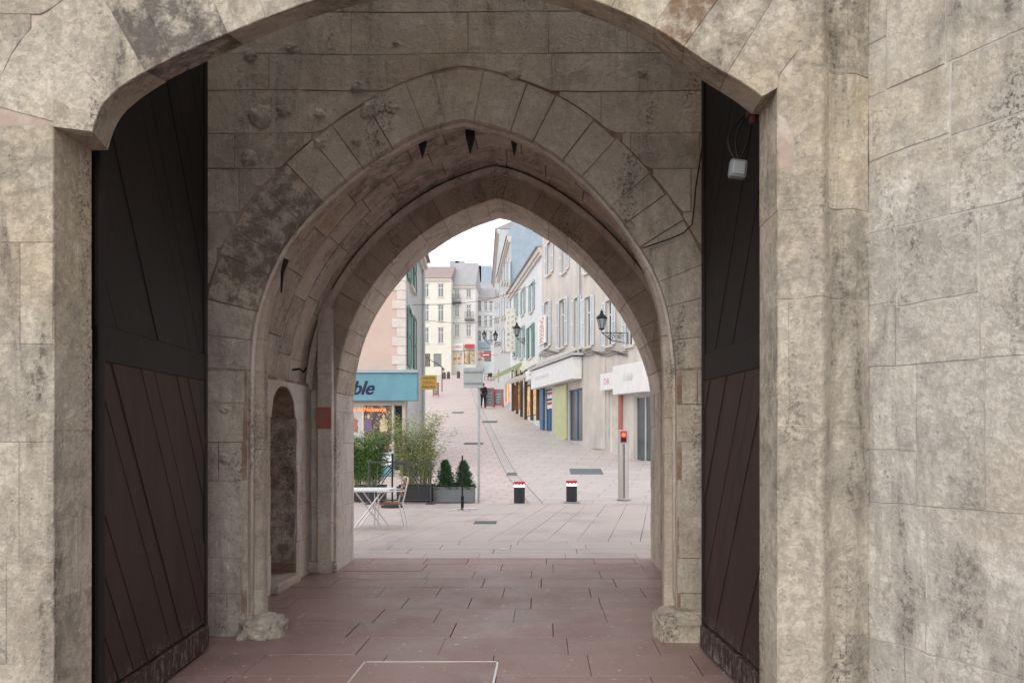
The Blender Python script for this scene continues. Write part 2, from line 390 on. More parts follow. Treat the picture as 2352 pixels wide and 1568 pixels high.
def ring(mb,cv,t,n,D0,pr=(.001,.006),tf=None,r0=0,depth=None,jn=.008,tvar=0,splay=None):
    s=[0]
    for i in range(1,n): s.append((i+R.uniform(-.22,.22))/n)
    s.append(1)
    sf=splay or (lambda u:0)
    for a,b in zip(s,s[1:]):
        j=jn/cv.L*R.uniform(.4,1.4); us=[a+j/2+(b-a-j)*k/5 for k in range(6)]
        m=cv.pos((a+b)/2,t/2); tt=(tf(m[0],m[1]) if tf else None) or tint()
        h=R.uniform(*pr); th=t-R.uniform(0,tvar)
        block(mb,us,[r0-sf(u) for u in us],[th-.004]*6,1,lambda u,v,hh:Vector((cv.pos(u,v)[0],D0-hh,cv.pos(u,v)[1])),h,.003/cv.L,.003,tt)
        if depth:
            block(mb,us,[.004]*6,[depth-.004]*6,3,lambda u,v,hh:Vector((cv.pos(u,-hh-sf(u)*(1-v/depth))[0],D0+v,cv.pos(u,-hh-sf(u)*(1-v/depth))[1])),h,.003/cv.L,.003,tt)
plane=lambda D0:(lambda u,v,h:Vector((u,D0-h+wob(u,v,.004),v+wob(u,v,.016))))
def xwall(X,sg): return lambda u,v,h:Vector((X+sg*h,u,v+wob(u,v,.012)))
XZ=lambda u,v,d:Vector((u,d,v))
# ===== outer gate wall (nearest arch)
D1=3.6;D1b=3.9
pp=[(248,345),(256,312),(275,270),(312,232),(380,187),(460,147),(600,85),(720,38),(840,5),(950,-15),(1050,-22),(1150,-15),(1260,5),(1370,40),(1480,90),(1560,145),(1620,190),(1680,225),(1728,262)]
a1=topix(pp,D1b)
JL=-2.386;JR=1.136
prof=[(JL,0),(JL,a1[0][1])]+a1+[(JR,a1[-1][1]),(JR,0)]
g1=thing('gate_outer_wall','nearest weathered limestone gate wall with broad low arch framing the whole passage','gate wall')
mb=MB(); core(mb,prof,-6,1.30,8,XZ,D1+.004,D1b); mb.build('wall_core','mort1',g1)
cv1=Curve(a1); e1=cv1.ext(.40)
def tf1(x,z): return (R.random(),R.choice([0,0,0,.15,.3]),R.choice([0,0,0,.1]))
def t1(x,z):
    if x<-1.8 and x>-2.2 and z>3.1: return (.2,.75,.0)
    if .66<x<.88 and z>3.2: return (.3,.0,.8)
    if .9<x<1.1 and z>3.1: return (.3,.35,.15)
    return tf1(x,z)
def low1(u,za,zb):
    if za>=a1[0][1]-.02: 
        e=e1(u)
        return e if e is not None else (9 if JL+.0<u<JR-.0 else None)
    return 9 if JL<u<JR else None
def map1(u,v,h): return Vector((u,D1-h,v+wob(u,v,.012)))
mb=MB()
ashlar(mb,-3.3,JL,0,a1[0][1],map1,(.38,.6),(.3,.6),tf=tf1,joint=.006,pr=(.001,.004))
ashlar(mb,-3.3,1.14,a1[0][1],4.6,map1,(.35,.55),(.5,.9),lower=low1,tf=tf1,joint=.006,pr=(.001,.004))
mb.build('ashlar_face','st1',g1)
SPL=lambda u:.10*(1-u)+.055*u+.03*math.sin(math.pi*u)
mb=MB(); ring(mb,cv1,.40,17,D1,tf=t1,depth=.3,jn=.006,splay=SPL,pr=(.001,.004))
# corbelled ends of the arch
for s_,X in ((0,JL),(1,JR)):
    n_=cv1.pos(s_,-SPL(s_)); f_=cv1.pos(s_,0); zc=f_[1]
    mb.poly([(X,D1-.003,zc-.002),(n_[0],D1-.003,n_[1]),(f_[0],D1b,zc),(X,D1b,zc-.002)],(.4,.2,0))
    mb.poly([(X,D1-.0035,zc-.002),(n_[0],D1-.0035,n_[1]),cv1_ and (0,0,0) or (f_[0],D1-.0035,zc+.25)] if False else [(X,D1-.0035,zc-.002),(n_[0],D1-.0035,n_[1]),(f_[0],D1-.0035,zc+.06),(X,D1-.0035,zc+.2)],(.4,.2,0))
mb.build('arch_ring','st1',g1)
mb=MB()
ashlar(mb,D1,D1b,0,a1[0][1],xwall(JL,1),(.38,.6),(.3,.5),tf=tf1,joint=.006,pr=(.001,.004)); ashlar(mb,D1,D1b,0,a1[-1][1],xwall(JR,-1),(.38,.6),(.3,.5),tf=tf1,joint=.006,pr=(.001,.004))
mb.build('jamb_reveal','st1',g1)
def mapP(off):
    def f(u,v,h):
        k=(u-1.136)/.464
        d=3.6-.075*math.exp(-((k-.40)/.13)**2)-.03*math.exp(-((k-.8)/.12)**2)+.05*k*k
        return Vector((u,d+off-h+wob(u,v,.012)+.004*noise.noise(Vector((u*8,v*5,0))),v+wob(u,v,.02)))
    return f
g1p=thing('gate_pier','pale faceted limestone pier between nearest arch and rough tower wall','pier')
mb=MB(); f=mapP(.010)
us=[1.136+.464*i/50 for i in range(51)]
for a,b in zip(us,us[1:]):
    for k in range(100): mb.poly([f(a,k*.05,0),f(b,k*.05,0),f(b,k*.05+.05,0),f(a,k*.05+.05,0)])
    mb.poly([f(a,5,0),f(b,5,0),f(b,8,0),f(a,8,0)])
mb.poly([(1.136,3.61,0),(1.6,3.9,0),(1.6,3.9,8),(1.136,3.61,8)])
mb.build('pier_core','mort1',g1p)
mb=MB(); ashlar(mb,1.136,1.6,0,5,mapP(0),(.42,.68),(.3,.47),du=.012,nv=12,joint=.006,pr=(.001,.004),tf=lambda x,z:(R.random(),R.choice([0,.2,.4,.15]),0)); mb.build('pier_ashlar','st1',g1p,smooth=False)
def mapT(u,v,h):
    x0,d0=1.6,3.66; dx,dd=.60,-1.0; l=math.hypot(dx,dd); dx/=l;dd/=l
    b=.014*noise.noise(Vector((u*2.5,v*2.5,1)))+.005*noise.noise(Vector((u*11,v*11,1)))
    h2=h+b
    return Vector((x0+dx*u+dd*h2,d0+dd*u-dx*h2,v+wob(u*1.2,v,.015)+.007*noise.noise(Vector((u*7,v*7,1)))))
tw=thing('tower_wall','rough pale block wall of the tower at right edge with fine irregular joints','wall')
mb=MB()
for i in range(44):
    for k in range(100): mb.poly([mapT(i*.05,k*.05,.0),mapT(i*.05+.05,k*.05,.0),mapT(i*.05+.05,k*.05+.05,.0),mapT(i*.05,k*.05+.05,.0)])
mb.poly([mapT(0,5,0),mapT(2.2,5,0),mapT(2.2,8,0),mapT(0,8,0)]); mb.poly([mapT(0,0,-.4),mapT(2.2,0,-.4),mapT(2.2,8,-.4),mapT(0,8,-.4)]); mb.build('wall_core','mortr',tw)
mb=MB(); z=0
while z<5:
    hc=R.uniform(.45,.72); u=-R.uniform(0,.2)
    while u<2.2:
        wd=R.uniform(.24,.5); a=max(u,0);b=min(u+wd,2.2); u+=wd
        if b-a<.06: continue
        parts=[(z,z+hc)]
        if R.random()<.25: m=z+hc*R.uniform(.35,.65); parts=[(z,m),(m,z+hc)]
        for z0,z1 in parts:
            j=R.uniform(.002,.010); j2=R.uniform(.002,.009)
            n=max(3,int((b-a)/.03)); us=[a+j+(b-a-2*j)*i/(n-1) for i in range(n)]
            s0,s1=R.uniform(-.006,.006),R.uniform(-.006,.006)
            block(mb,us,[z0+j2+s0*(q-a)/(b-a) for q in us],[z1-j2+s1*(q-a)/(b-a) for q in us],max(2,int((z1-z0)/.04)),mapT,R.uniform(.002,.007),.003,.003,(R.random(),R.choice([0,0,.2,.12]),R.choice([0,0,0,.08])))
    z+=hc
mb.build('rubble_blocks','st1r',tw)
# ===== middle wall with pointed arch
D2=5.9
p2=[(568,850),(572,770),(588,695),(617,615),(655,548),(700,495),(760,437),(830,380),(900,335),(960,303),(1010,284),(1062,272),(1112,281),(1195,307),(1260,340),(1330,395),(1400,465),(1450,530),(1500,610),(1530,685),(1546,765),(1555,850)]
fr=topix(p2,D2,11); ZS2=fr[0][1]
cv2=Curve(fr,200,2); inn=cv2.off(lambda s:-.085*(1-math.sin(math.pi*s))**1.3+.0)
D2b=6.10
g2=thing('gate_middle_wall','second limestone gate wall with pointed arch behind the open doors','gate wall')
mb=MB(); core(mb,[(fr[0][0],0)]+fr+[(fr[-1][0],0)],-4,3,8,XZ,D2+.004,6.0); core(mb,[(inn[0][0],0)]+inn+[(inn[-1][0],0)],-4,3,8,XZ,6.006,D2b); mb.build('wall_core','mort',g2)
e2=cv2.ext(.41)
def low2(u,za,zb):
    if za>=ZS2-.01: return e2(u)
    return 9 if fr[0][0]<u<fr[-1][0] else None
def tf2(x,z): return (R.random(),R.choice([0,0,0,.15]),R.choice([0,0,0,.12]))
mb=MB(); ashlar(mb,-3.1,1.8,0,5.7,plane(D2),(.26,.36),(.45,.95),forced=(ZS2,),lower=low2,joint=.011,tf=tf2,bw=.003,pr=(.001,.005)); mb.build('ashlar_face','st2',g2)
def tr2(x,z):
    if -2.6<x<-1.9 and 2.6<z<3.6: return (.4,.65,0)
    return tf2(x,z)
mb=MB(); ring(mb,cv2,.41,23,D2,depth=.095,tvar=.02,jn=.014,tf=tr2,pr=(.001,.008)); mb.build('arch_ring','st2',g2)
cvi=Curve(inn,200,2)
mb=MB(); ring(mb,cvi,.074,21,6.004,depth=.095,r0=-.002)
for X,sg in ((inn[0][0],1),(inn[-1][0],-1)): ashlar(mb,6.0,D2b,0,ZS2,xwall(X,sg),(.3,.45),(.4,.5))
ashlar(mb,fr[0][0]-.01,inn[0][0],0,ZS2,plane(6.004),(.3,.45),(.2,.3)); ashlar(mb,inn[-1][0],fr[-1][0]+.01,0,ZS2,plane(6.004),(.3,.45),(.2,.3))
for X,sg in ((fr[0][0],1),(fr[-1][0],-1)): ashlar(mb,5.9,6.0,0,ZS2,xwall(X,sg),(.3,.45),(.4,.5))
mb.build('inner_arch_order','st3',g2)
mb=MB(); mb.tube([(cv2.p[0][0]-.005,5.985,.3)]+[(x,5.985,z) for x,z in cv2.off(-.004,100)]+[(cv2.p[-1][0]+.005,5.985,.3)],.024,8); mb.build('roll_moulding','st3b',g2,smooth=True)
def lump(mb,c,s,seed,sub=3,amp=.25,flat=None,sq=1,rough=.4):
    bm2=bmesh.new(); bmesh.ops.create_icosphere(bm2,subdivisions=sub,radius=1)
    mp={}
    for v in bm2.verts:
        p=v.co.copy(); 
        if sq!=1: p=Vector([math.copysign(abs(q)**sq,q) for q in p])
        p*=1+amp*noise.noise(v.co*1.6+Vector((seed,0,0)))+amp*rough*noise.noise(v.co*4+Vector((seed,5,0)))+amp*rough*.5*noise.noise(v.co*9+Vector((seed,5,0)))
        p=Vector((p.x*s[0]+c[0],p.y*s[1]+c[1],p.z*s[2]+c[2]))
        if flat is not None and p.z<flat: p.z=flat
        mp[v]=mb.bm.verts.new(p)
    for f_ in bm2.faces: mb.face([mp[v] for v in f_.verts],(.5,.2,0))
    bm2.free()
for i,(x,y,r) in enumerate([(600,268,30),(572,362,22),(822,200,18),(850,255,26),(900,245,22),(735,330,16),(670,110,14),(1475,168,12),(650,255,18),(820,325,14),(1180,170,18),(575,128,16),(910,100,9),(735,262,14),(515,940,13),(520,1055,16)]):
    p=W(x,y,D2); mb=MB(); lump(mb,(p.x,p.y,p.z),(r*.0032,.022,r*.0028),i*3.1,4,.35); mb.build('worn_boss','st2',g2,smooth=True)
mb=MB(); lump(mb,(-2.27,5.96,.0),(.18,.19,.17),2.2,5,.2,0,.7,.6); lump(mb,(-2.57,6.05,.08),(.24,.17,.40),5.1,5,.14,0,.8,.5)
tag(mb.build('guard_stone','st2',smooth=True),'worn pale guard stone at foot of left jamb of pointed arch','guard stone')
mb=MB(); lump(mb,(1.10,5.88,.03),(.21,.20,.19),7.2,5,.16,0,.42,.7)
tag(mb.build('guard_stone','st2',smooth=True),'squarish guard stone at foot of right jamb beside right door leaf','guard stone')
def sidewall(name,label,X,d0,d1,zt,mat,mort,sg,th=.4,r=None):
    o=thing(name,label,'wall'); mb=MB(); mb.box((min(X,X-sg*th),d0,0),(max(X,X-sg*th),d1,zt)); mb.build('wall_core',mort,o)
    mb=MB(); ashlar(mb,d0,d1,0,zt,xwall(X,sg),(.28,.4),(.4,.8)); mb.build('ashlar_face',mat,o); return o
sidewall('passage_side_wall','stone wall hidden in shadow behind open left door leaf',-2.9,3.9,5.9,5.6,'st2','mort',1)
sidewall('passage_side_wall','stone wall in shadow behind open right door leaf',1.55,3.9,5.9,5.6,'st2','mort',-1)
mb=MB(); mb.box((-6,6.42,8),(3.4,9.5,8.3)); mb.box((-4.4,3.9,0),(-4.02,9.5,8)); mb.box((3.02,3.9,0),(3.4,9.5,8)); tag(mb.build('gatehouse_sky_block','st2'),'unseen gatehouse roof and flank slabs, added to keep the sky out','gatehouse')  # added slabs block stray sky; left open above the doors to admit light
# ===== far wall and vault
D3=8.7;D3b=9.5
p3=[(812,910),(819,840),(842,762),(882,690),(935,625),(1000,568),(1070,527),(1148,500),(1190,512),(1252,545),(1322,598),(1382,662),(1428,725),(1462,790),(1487,855),(1495,910)]
c3=topix(p3,D3b,7); ZS3=c3[0][1]; cv3=Curve(c3,200,2)
g3=thing('gate_far_wall','farthest gate wall whose pointed arch opens onto the bright street','gate wall')
mb=MB(); core(mb,[(c3[0][0],0)]+c3+[(c3[-1][0],0)],-4,3,8,XZ,D3+.004,D3b); mb.build('wall_core','mort',g3)
mb=MB(); ring(mb,cv3,.34,23,D3,depth=.8,tvar=0,jn=.013,tf=tf2,pr=(.002,.009)); mb.build('arch_ring','st3',g3)
mb=MB()
n=120
for i in range(n):
    q=[]
    for s_ in (i/n,(i+1)/n):
        a=cv3.pos(s_,.27);b=cv3.pos(s_,.33)
        q.append([(a[0],D3-.002,a[1]),(a[0],D3-.06,a[1]+.01),(b[0],D3-.11,b[1]),(b[0],D3-.002,b[1])])
    for k in range(3): mb.poly([q[0][k],q[1][k],q[1][k+1],q[0][k+1]])
mb.build('hood_moulding','st3b',g3)
mb=MB()
ashlar(mb,D3,D3b,0,ZS3,xwall(c3[0][0],1),(.3,.45),(.35,.8)); ashlar(mb,-2.76,c3[0][0],0,3.0,plane(D3),(.3,.45),(.35,.5)); mb.build('left_jamb_face','st3b',g3)
mb=MB()
ashlar(mb,D3,D3b,0,ZS3,xwall(c3[-1][0],-1),(.3,.45),(.35,.8)); ashlar(mb,c3[-1][0],1.7,0,ZS3,plane(D3),(.3,.45),(.35,.5)); mb.build('right_jamb_face','st3',g3)
mb=MB(); mb.box((-2.63,D3-.11,0),(-2.47,D3-.005,3.45)); 
pl=mb.build('pilaster','mort',g3)
mb=MB(); ashlar(mb,-2.63,-2.47,0,3.45,plane(D3-.112),(.35,.6),(.3,.4)); ashlar(mb,D3-.11,D3-.01,0,3.45,xwall(-2.47,1),(.35,.6),(.3,.4)); mb.build('pilaster_ashlar','st3b',pl)
mb=MB(); mb.box((-2.63,D3-.14,1.68),(-2.466,D3-.1265,1.93)); mb.build('red_mark','redst',pl)
mb=MB(); lump(mb,(-2.43,D3-.1,3.53),(.09,.07,.05),3,3,.2); mb.build('dark_hole_lump','black',g3,smooth=True)  # solid lump coloured black to stand for a small dark hole
mb=MB(); mb.box((-2.8,D3-.10,.0),(-2.42,D3-.02,.14)); mb.build('plinth','st3',g3,bev=.03)
vl=thing('gate_vault','dark stone barrel vault above chamber between the two pointed arches','vault')
cvv=Curve(cv3.off(.36,120),200,2)
mb=MB()
for i in range(80):
    a=cvv.pos(i/80,.012);b=cvv.pos((i+1)/80,.012); mb.poly([(a[0],6.4,a[1]),(b[0],6.4,b[1]),(b[0],D3,b[1]),(a[0],D3,a[1])])
mb.build('vault_core','mort',vl)
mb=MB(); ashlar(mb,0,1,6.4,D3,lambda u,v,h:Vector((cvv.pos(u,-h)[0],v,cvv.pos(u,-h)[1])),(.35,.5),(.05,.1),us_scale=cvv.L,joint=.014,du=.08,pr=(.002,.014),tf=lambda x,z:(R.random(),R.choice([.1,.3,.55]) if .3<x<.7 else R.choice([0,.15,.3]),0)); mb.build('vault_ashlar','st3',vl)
mb=MB(); core(mb,[(cvv.p[0][0],0)]+cvv.p+[(cvv.p[-1][0],0)],-4,3,8,XZ,6.36,6.4); mb.build('slot_back','st3',vl)
wl=thing('chamber_wall','left chamber wall with narrow arched niche beyond pointed arch','wall')
XL=-2.74
np_=[(7.42,.24)]+[(7.78-.36*math.cos(math.pi*i/12)*1.0,1.78+.34*math.sin(math.pi*i/12)) for i in range(13)]+[(8.14,.24)]
mf=lambda u,v,d:Vector((d,u,v))
mb=MB()
core(mb,[(7.42,.0)]+np_[1:-1]+[(8.14,.0)],6.12,D3,2.2,mf,XL-.004,XL-.4)
mb.box((XL-.399,7.3,0),(XL-.35,8.3,2.2)); mb.build('wall_core','mort',wl)
ne=Curve(np_[1:-1]).ext(0)
def lown(u,za,zb): 
    if 7.42<u<8.14: return (ne(u) or 9) 
    return None
mb=MB(); ashlar(mb,6.12,D3,0,2.17,xwall(XL,1),(.3,.42),(.3,.6),lower=lown,forced=(1.78,),joint=.012,pr=(.002,.010)); mb.build('ashlar_face','st3b',wl)
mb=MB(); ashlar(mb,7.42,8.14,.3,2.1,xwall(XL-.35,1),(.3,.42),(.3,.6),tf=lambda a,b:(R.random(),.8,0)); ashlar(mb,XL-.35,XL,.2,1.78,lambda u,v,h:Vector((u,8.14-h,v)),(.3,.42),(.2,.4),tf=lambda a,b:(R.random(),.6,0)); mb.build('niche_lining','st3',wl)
mb=MB(); mb.box((XL-.36,7.425,0),(XL+.07,8.135,.10)); mb.build('niche_sill','st3',wl,bev=.02)
sidewall('chamber_wall','right chamber wall between the two pointed arches, mostly hidden',1.66,6.12,D3,2.17,'st3','mort',-1,.3)
mb=MB(); a=W(683,850,8.1); mb.tube([(XL,8.05,a.z),(XL+.08,8.05,a.z+.01),(XL+.14,8.0,a.z-.03),(XL+.17,8,a.z+.02)],.012,6); tag(mb.build('iron_hook','iron'),'small black iron hook on wall above the niche','hook')
pc=thing('portcullis','black wooden portcullis stakes hanging from slot behind pointed arch','portcullis')
for x,y0,y1,w in ((970,250,366,.036),(1080,250,356,.038),(1181,260,362,.030)):
    a=W(x,y1,6.2);b=W(x,y0,6.2)
    mb=MB(); zt=a.z+.15
    mb.box((a.x-w,6.165,zt),(a.x+w,6.235,b.z+.4))
    v=[mb.bm.verts.new(p) for p in ((a.x-w,6.165,zt),(a.x+w,6.165,zt),(a.x+w,6.235,zt),(a.x-w,6.235,zt))]; t=mb.bm.verts.new((a.x,6.2,a.z))
    for k in range(4): mb.face([v[k],v[(k+1)%4],t])
    mb.build('stake','iron',pc)
mb=MB(); a=W(646,672,5.87);b=W(650,595,5.87); mb.tube([a,a.lerp(b,.6),b+Vector((.02,0.02,0))],.006,6,.024); tag(mb.build('iron_spike','iron'),'single black spike hanging low on left side of pointed arch','spike')
# ===== doors
def clip(poly,a,b,c):
    out=[]
    for p,q in zip(poly,poly[1:]+poly[:1]):
        fp=a*p[0]+b*p[1]-c;fq=a*q[0]+b*q[1]-c
        if fp<=0: out.append(p)
        if fp*fq<0: t=fp/(fp-fq); out.append((p[0]+(q[0]-p[0])*t,p[1]+(q[1]-p[1])*t))
    return out
def door(label,pn,pf,ht,side,lean):
    L=math.dist(pn,pf); rz=math.atan2(pf[1]-pn[1],pf[0]-pn[0])
    o=thing('gate_door',label,'door',(pn[0],pn[1],0),rz,'open wooden gate doors')
    s=side
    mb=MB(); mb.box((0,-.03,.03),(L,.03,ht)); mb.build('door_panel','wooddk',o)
    def boards(z0,z1,name,mat,ang,gap=1):
        mb=MB(); w=.155
        ca,sa=math.cos(ang),math.sin(ang)
        k=-25
        while k<70:
            c0=k*w;c1=c0+w-R.uniform(.003,.009)*gap; k+=1
            rect=[(.02,z0),(L-.02,z0),(L-.02,z1),(.02,z1)]
            p=clip(rect,ca,sa,c1+0); p=clip(p,-ca,-sa,-c0) if len(p)>2 else p
            if len(p)<3: continue
            h=.042+R.uniform(0,.012)*gap
            fr_=[(x,s*h,z) for x,z in p]; bk=[(x,s*.028,z) for x,z in p]
            tt=tint(); mb.poly(fr_,tt)
            for i in range(len(p)): mb.poly([fr_[i],fr_[(i+1)%len(p)],bk[(i+1)%len(p)],bk[i]],tt)
        mb.build(name,mat,o)
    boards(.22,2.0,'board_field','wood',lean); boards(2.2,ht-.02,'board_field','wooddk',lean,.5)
    mb=MB(); mb.box((0,min(0,s*.053),2.0),(L,max(0,s*.053),2.2)); mb.build('rail','wooddk',o,bev=.008)
    mb=MB(); mb.box((0,min(0,s*.07),.03),(L,max(0,s*.07),.20)); mb.build('bottom_rail','wood',o,bev=.008)
    for x0 in (0,L-.05):
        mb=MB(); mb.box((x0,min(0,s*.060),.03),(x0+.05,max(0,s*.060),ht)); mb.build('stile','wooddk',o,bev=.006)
    return o
door('open left leaf, tall dark brown door with slanting boards and scuffed foot',(-2.43,3.95),(-2.56,5.5),4.45,-1,.5)
door('open right leaf, narrow in view, dark slanted boards with scratched white foot',(1.36,3.95),(1.225,5.5),4.3,1,.5)
for x,y,xx,lab in ((1738,262,1.12,'rusty red iron door pin under right end of nearest arch'),(222,320,-2.38,'rusty red iron door pin under left end of nearest arch')):
    p=W(x,y,3.97); mb=MB(); mb.tube([(xx,3.97,p.z-.05),(xx,3.97,p.z+.05)],.02,10); mb.box((xx-.03,3.94,p.z-.01),(xx+.03,4.0,p.z+.02)); tag(mb.build('door_pin','rust'),lab,'door pin')
hb=thing('hanging_junction_box','small grey box hanging on looped black cables by right door','junction box',W(1692,410,4.25))
mb=MB(); mb.box((-.05,-.03,0),(.05,.03,.105),Matrix.Rotation(.12,4,'Y')); b=mb.build('box_body','grey',hb,bev=.015)
mb=MB(); mb.box((-.035,-.036,.015),(.035,-.028,.09),Matrix.Rotation(.12,4,'Y')); mb.build('box_lid','galv',hb,bev=.006)
for k,(ox,w) in enumerate(((0,.05),(.03,-.02),(-.01,.09))):
    mb=MB(); top=Vector((.09,0,.40)); pts=[Vector((.01+ox*.3,0,.10)).lerp(top,t/10)+Vector((-w*math.sin(math.pi*t/10)*1.0,.01*k,0)) for t in range(11)]; mb.tube(pts,.0065,6); mb.build('cable','black',hb)
mb=MB(); pts=[W(x,y,5.84) for x,y in ((1626,255),(1618,300),(1608,370),(1598,430),(1594,480),(1590,515),(1570,535),(1540,548),(1500,562),(1475,570))]; mb.tube(pts,.006,6); tag(mb.build('wall_cable','black'),'thin black cable drooping down second gate wall near right door','cable')
# ===== floors
mb=MB(); 
Ds=[-200,-30]+[i*.5 for i in range(0,270)]+[140,200,400,700]
Xs=[-300,-60,-30]+list(range(-20,21,4))+[30,60,300]
vv=[[mb.bm.verts.new((x,d,gz(d)-.03)) for x in Xs] for d in Ds]
for i in range(len(Ds)-1):
    for j in range(len(Xs)-1): mb.face([vv[i][j],vv[i][j+1],vv[i+1][j+1],vv[i+1][j]])
struct(mb.build('ground','ground'))
mb=MB(); mb.poly([(-4,-2,-.002),(3,-2,-.002),(3,9.62,-.002),(-4,9.62,-.002)]); ff=struct(mb.build('passage_floor_bed','flagjoint'))
mb=MB(); ashlar(mb,-2.95,2.4,.6,9.6,lambda u,v,h:Vector((u,v,h)),(.44,.52),(.5,1.1),joint=.010,pr=(.003,.008),du=.6,bw=.002); struct(mb.build('passage_floor','flag'))
mb=MB(); mb.poly([(-12,9.62,-.004),(12,9.62,-.004),(12,17.5,-.004),(-12,17.5,-.004)]); struct(mb.build('plaza_bed','plazajoint'))
mb=MB(); ashlar(mb,-12,12,9.63,11.2,lambda u,v,h:Vector((u,v,h)),(.38,.42),(.7,1.2),joint=.012,pr=(.002,.004),du=.6,bw=.002)
ashlar(mb,11.2,17.5,-12,12,lambda u,v,h:Vector((v+(u-14)*.16,u,h)),(.42,.5),(1.2,1.8),joint=.012,pr=(.002,.004),du=.6,bw=.002); struct(mb.build('plaza','plaza'))
fm=thing('floor_hatch','thin pale metal frame of a floor hatch in foreground flagstones','hatch')
mb=MB(); x0,x1=-1.27,-.32; d0,d1=4.45,5.22
for a,b in (((x0,d1-.014),(x1,d1)),((x0,d0),(x0+.014,d1)),((x1-.014,d0),(x1,d1)),((x0,d0),(x1,d0+.014))): mb.box((a[0],a[1],.003),(b[0],b[1],.012))
mb.build('frame','alu',fm); mb=MB(); mb.box((x0+.014,d0+.014,.002),(x1-.014,d1-.014,.0095)); mb.build('cover','flag',fm)
def strip(name,pts,off,mat,edge=None):
    mb=MB(); D=pts[0][2]; rows=[]
    def at(D):
        for a,b in zip(pts,pts[1:]):
            if D<=b[2]: t=(D-a[2])/(b[2]-a[2]); return a[0]+(b[0]-a[0])*t,a[1]+(b[1]-a[1])*t
        return pts[-1][0],pts[-1][1]
    while D<=pts[-1][2]+1e-6:
        l,r=at(D); rows.append((mb.bm.verts.new((l,D,gz(D)+off)),mb.bm.verts.new((r,D,gz(D)+off)))); D+=.5
    for a,b in zip(rows,rows[1:]): mb.face([a[0],a[1],b[1],b[0]])
    return struct(mb.build(name,mat))
FR=[(4.6,26),(3.81,27),(1.69,32),(-.11,39),(-2.39,52),(-4.02,66),(-6.1,90),(-7,105)]
def xr(D):
    for a,b in zip(FR,FR[1:]):
        if D<=b[1]: return a[0]+(b[0]-a[0])*(D-a[1])/(b[1]-a[1])
    return FR[-1][0]
def pxline(pl):
    q=[G(x,y) for x,y in pl]; return [(p.x,p.y) for p in q]
gl=pxline([(1232,1154),(1152,1045),(1112,960),(1086,895),(1068,870)]); gl[0]=(gl[0][0],17.5)
def li(l,D):
    if D<=l[0][1]: return l[0][0]
    for a,b in zip(l,l[1:]):
        if D<=b[1]: return a[0]+(b[0]-a[0])*(D-a[1])/(b[1]-a[1])
    return l[-1][0]
DD=[17.5,20,23,26,29,32,36,39,44,50,56,62,70,80,90,100]
strip('road',[(-9-.1*(D-17.5),li(gl,D)-.16,D) for D in DD],-.012,'road')
strip('gutter',[(li(gl,D)-.16,li(gl,D)+.16,D) for D in DD],-.009,'gut')
for q_ in (-.18,.15): strip('gutter_edge',[(li(gl,D)+q_,li(gl,D)+q_+.02,D) for D in DD],-.005,'plazajoint')
strip('pavement',[(li(gl,D)+.16,12 if D<26 else xr(D)+1.5,D) for D in DD],-.012,'pave')
for (x,y,w,h,lab) in ((1346,1082,74,12,'large dark rectangular drain cover in right pavement'),(1115,1200,52,7,'slotted drain grate in the near plaza slabs'),(1125,968,34,4,'middle drain grate beside the street gutter'),(1088,1018,44,4,'drain grate on street left of gutter'),(1176,1088,22,6,'small drain grate in gutter behind left bollard'),(1052,947,26,3,'farthest small drain grate on the sloping street')):
    p=G(x,y); k=p.y/F; dz=(G(x,y-h/2).y-G(x,y+h/2).y)/2
    mb=MB(); sl=math.atan((gz(p.y+.5)-gz(p.y-.5))); Mx=Matrix.Translation(p)@Matrix.Rotation(sl,4,'X')
    n=7
    mb.box((-w/2*k,-dz,-.01),(w/2*k,dz,.006),Mx)
    for i in range(n): mb.box((-w/2*k*.94,-dz*.9+i*dz*1.8/n,.006),(w/2*k*.94,-dz*.9+(i+.55)*dz*1.8/n,.011),Mx)
    tag(mb.build('drain_grate','plgrey'),lab,'drain grate')
mb=MB(); p=G(1158,1262); mb.lathe([(.08,0),(.08,.008),(.07,.009)],p); tag(mb.build('round_cover','galv'),'small round metal cover set in plaza slabs','cover')
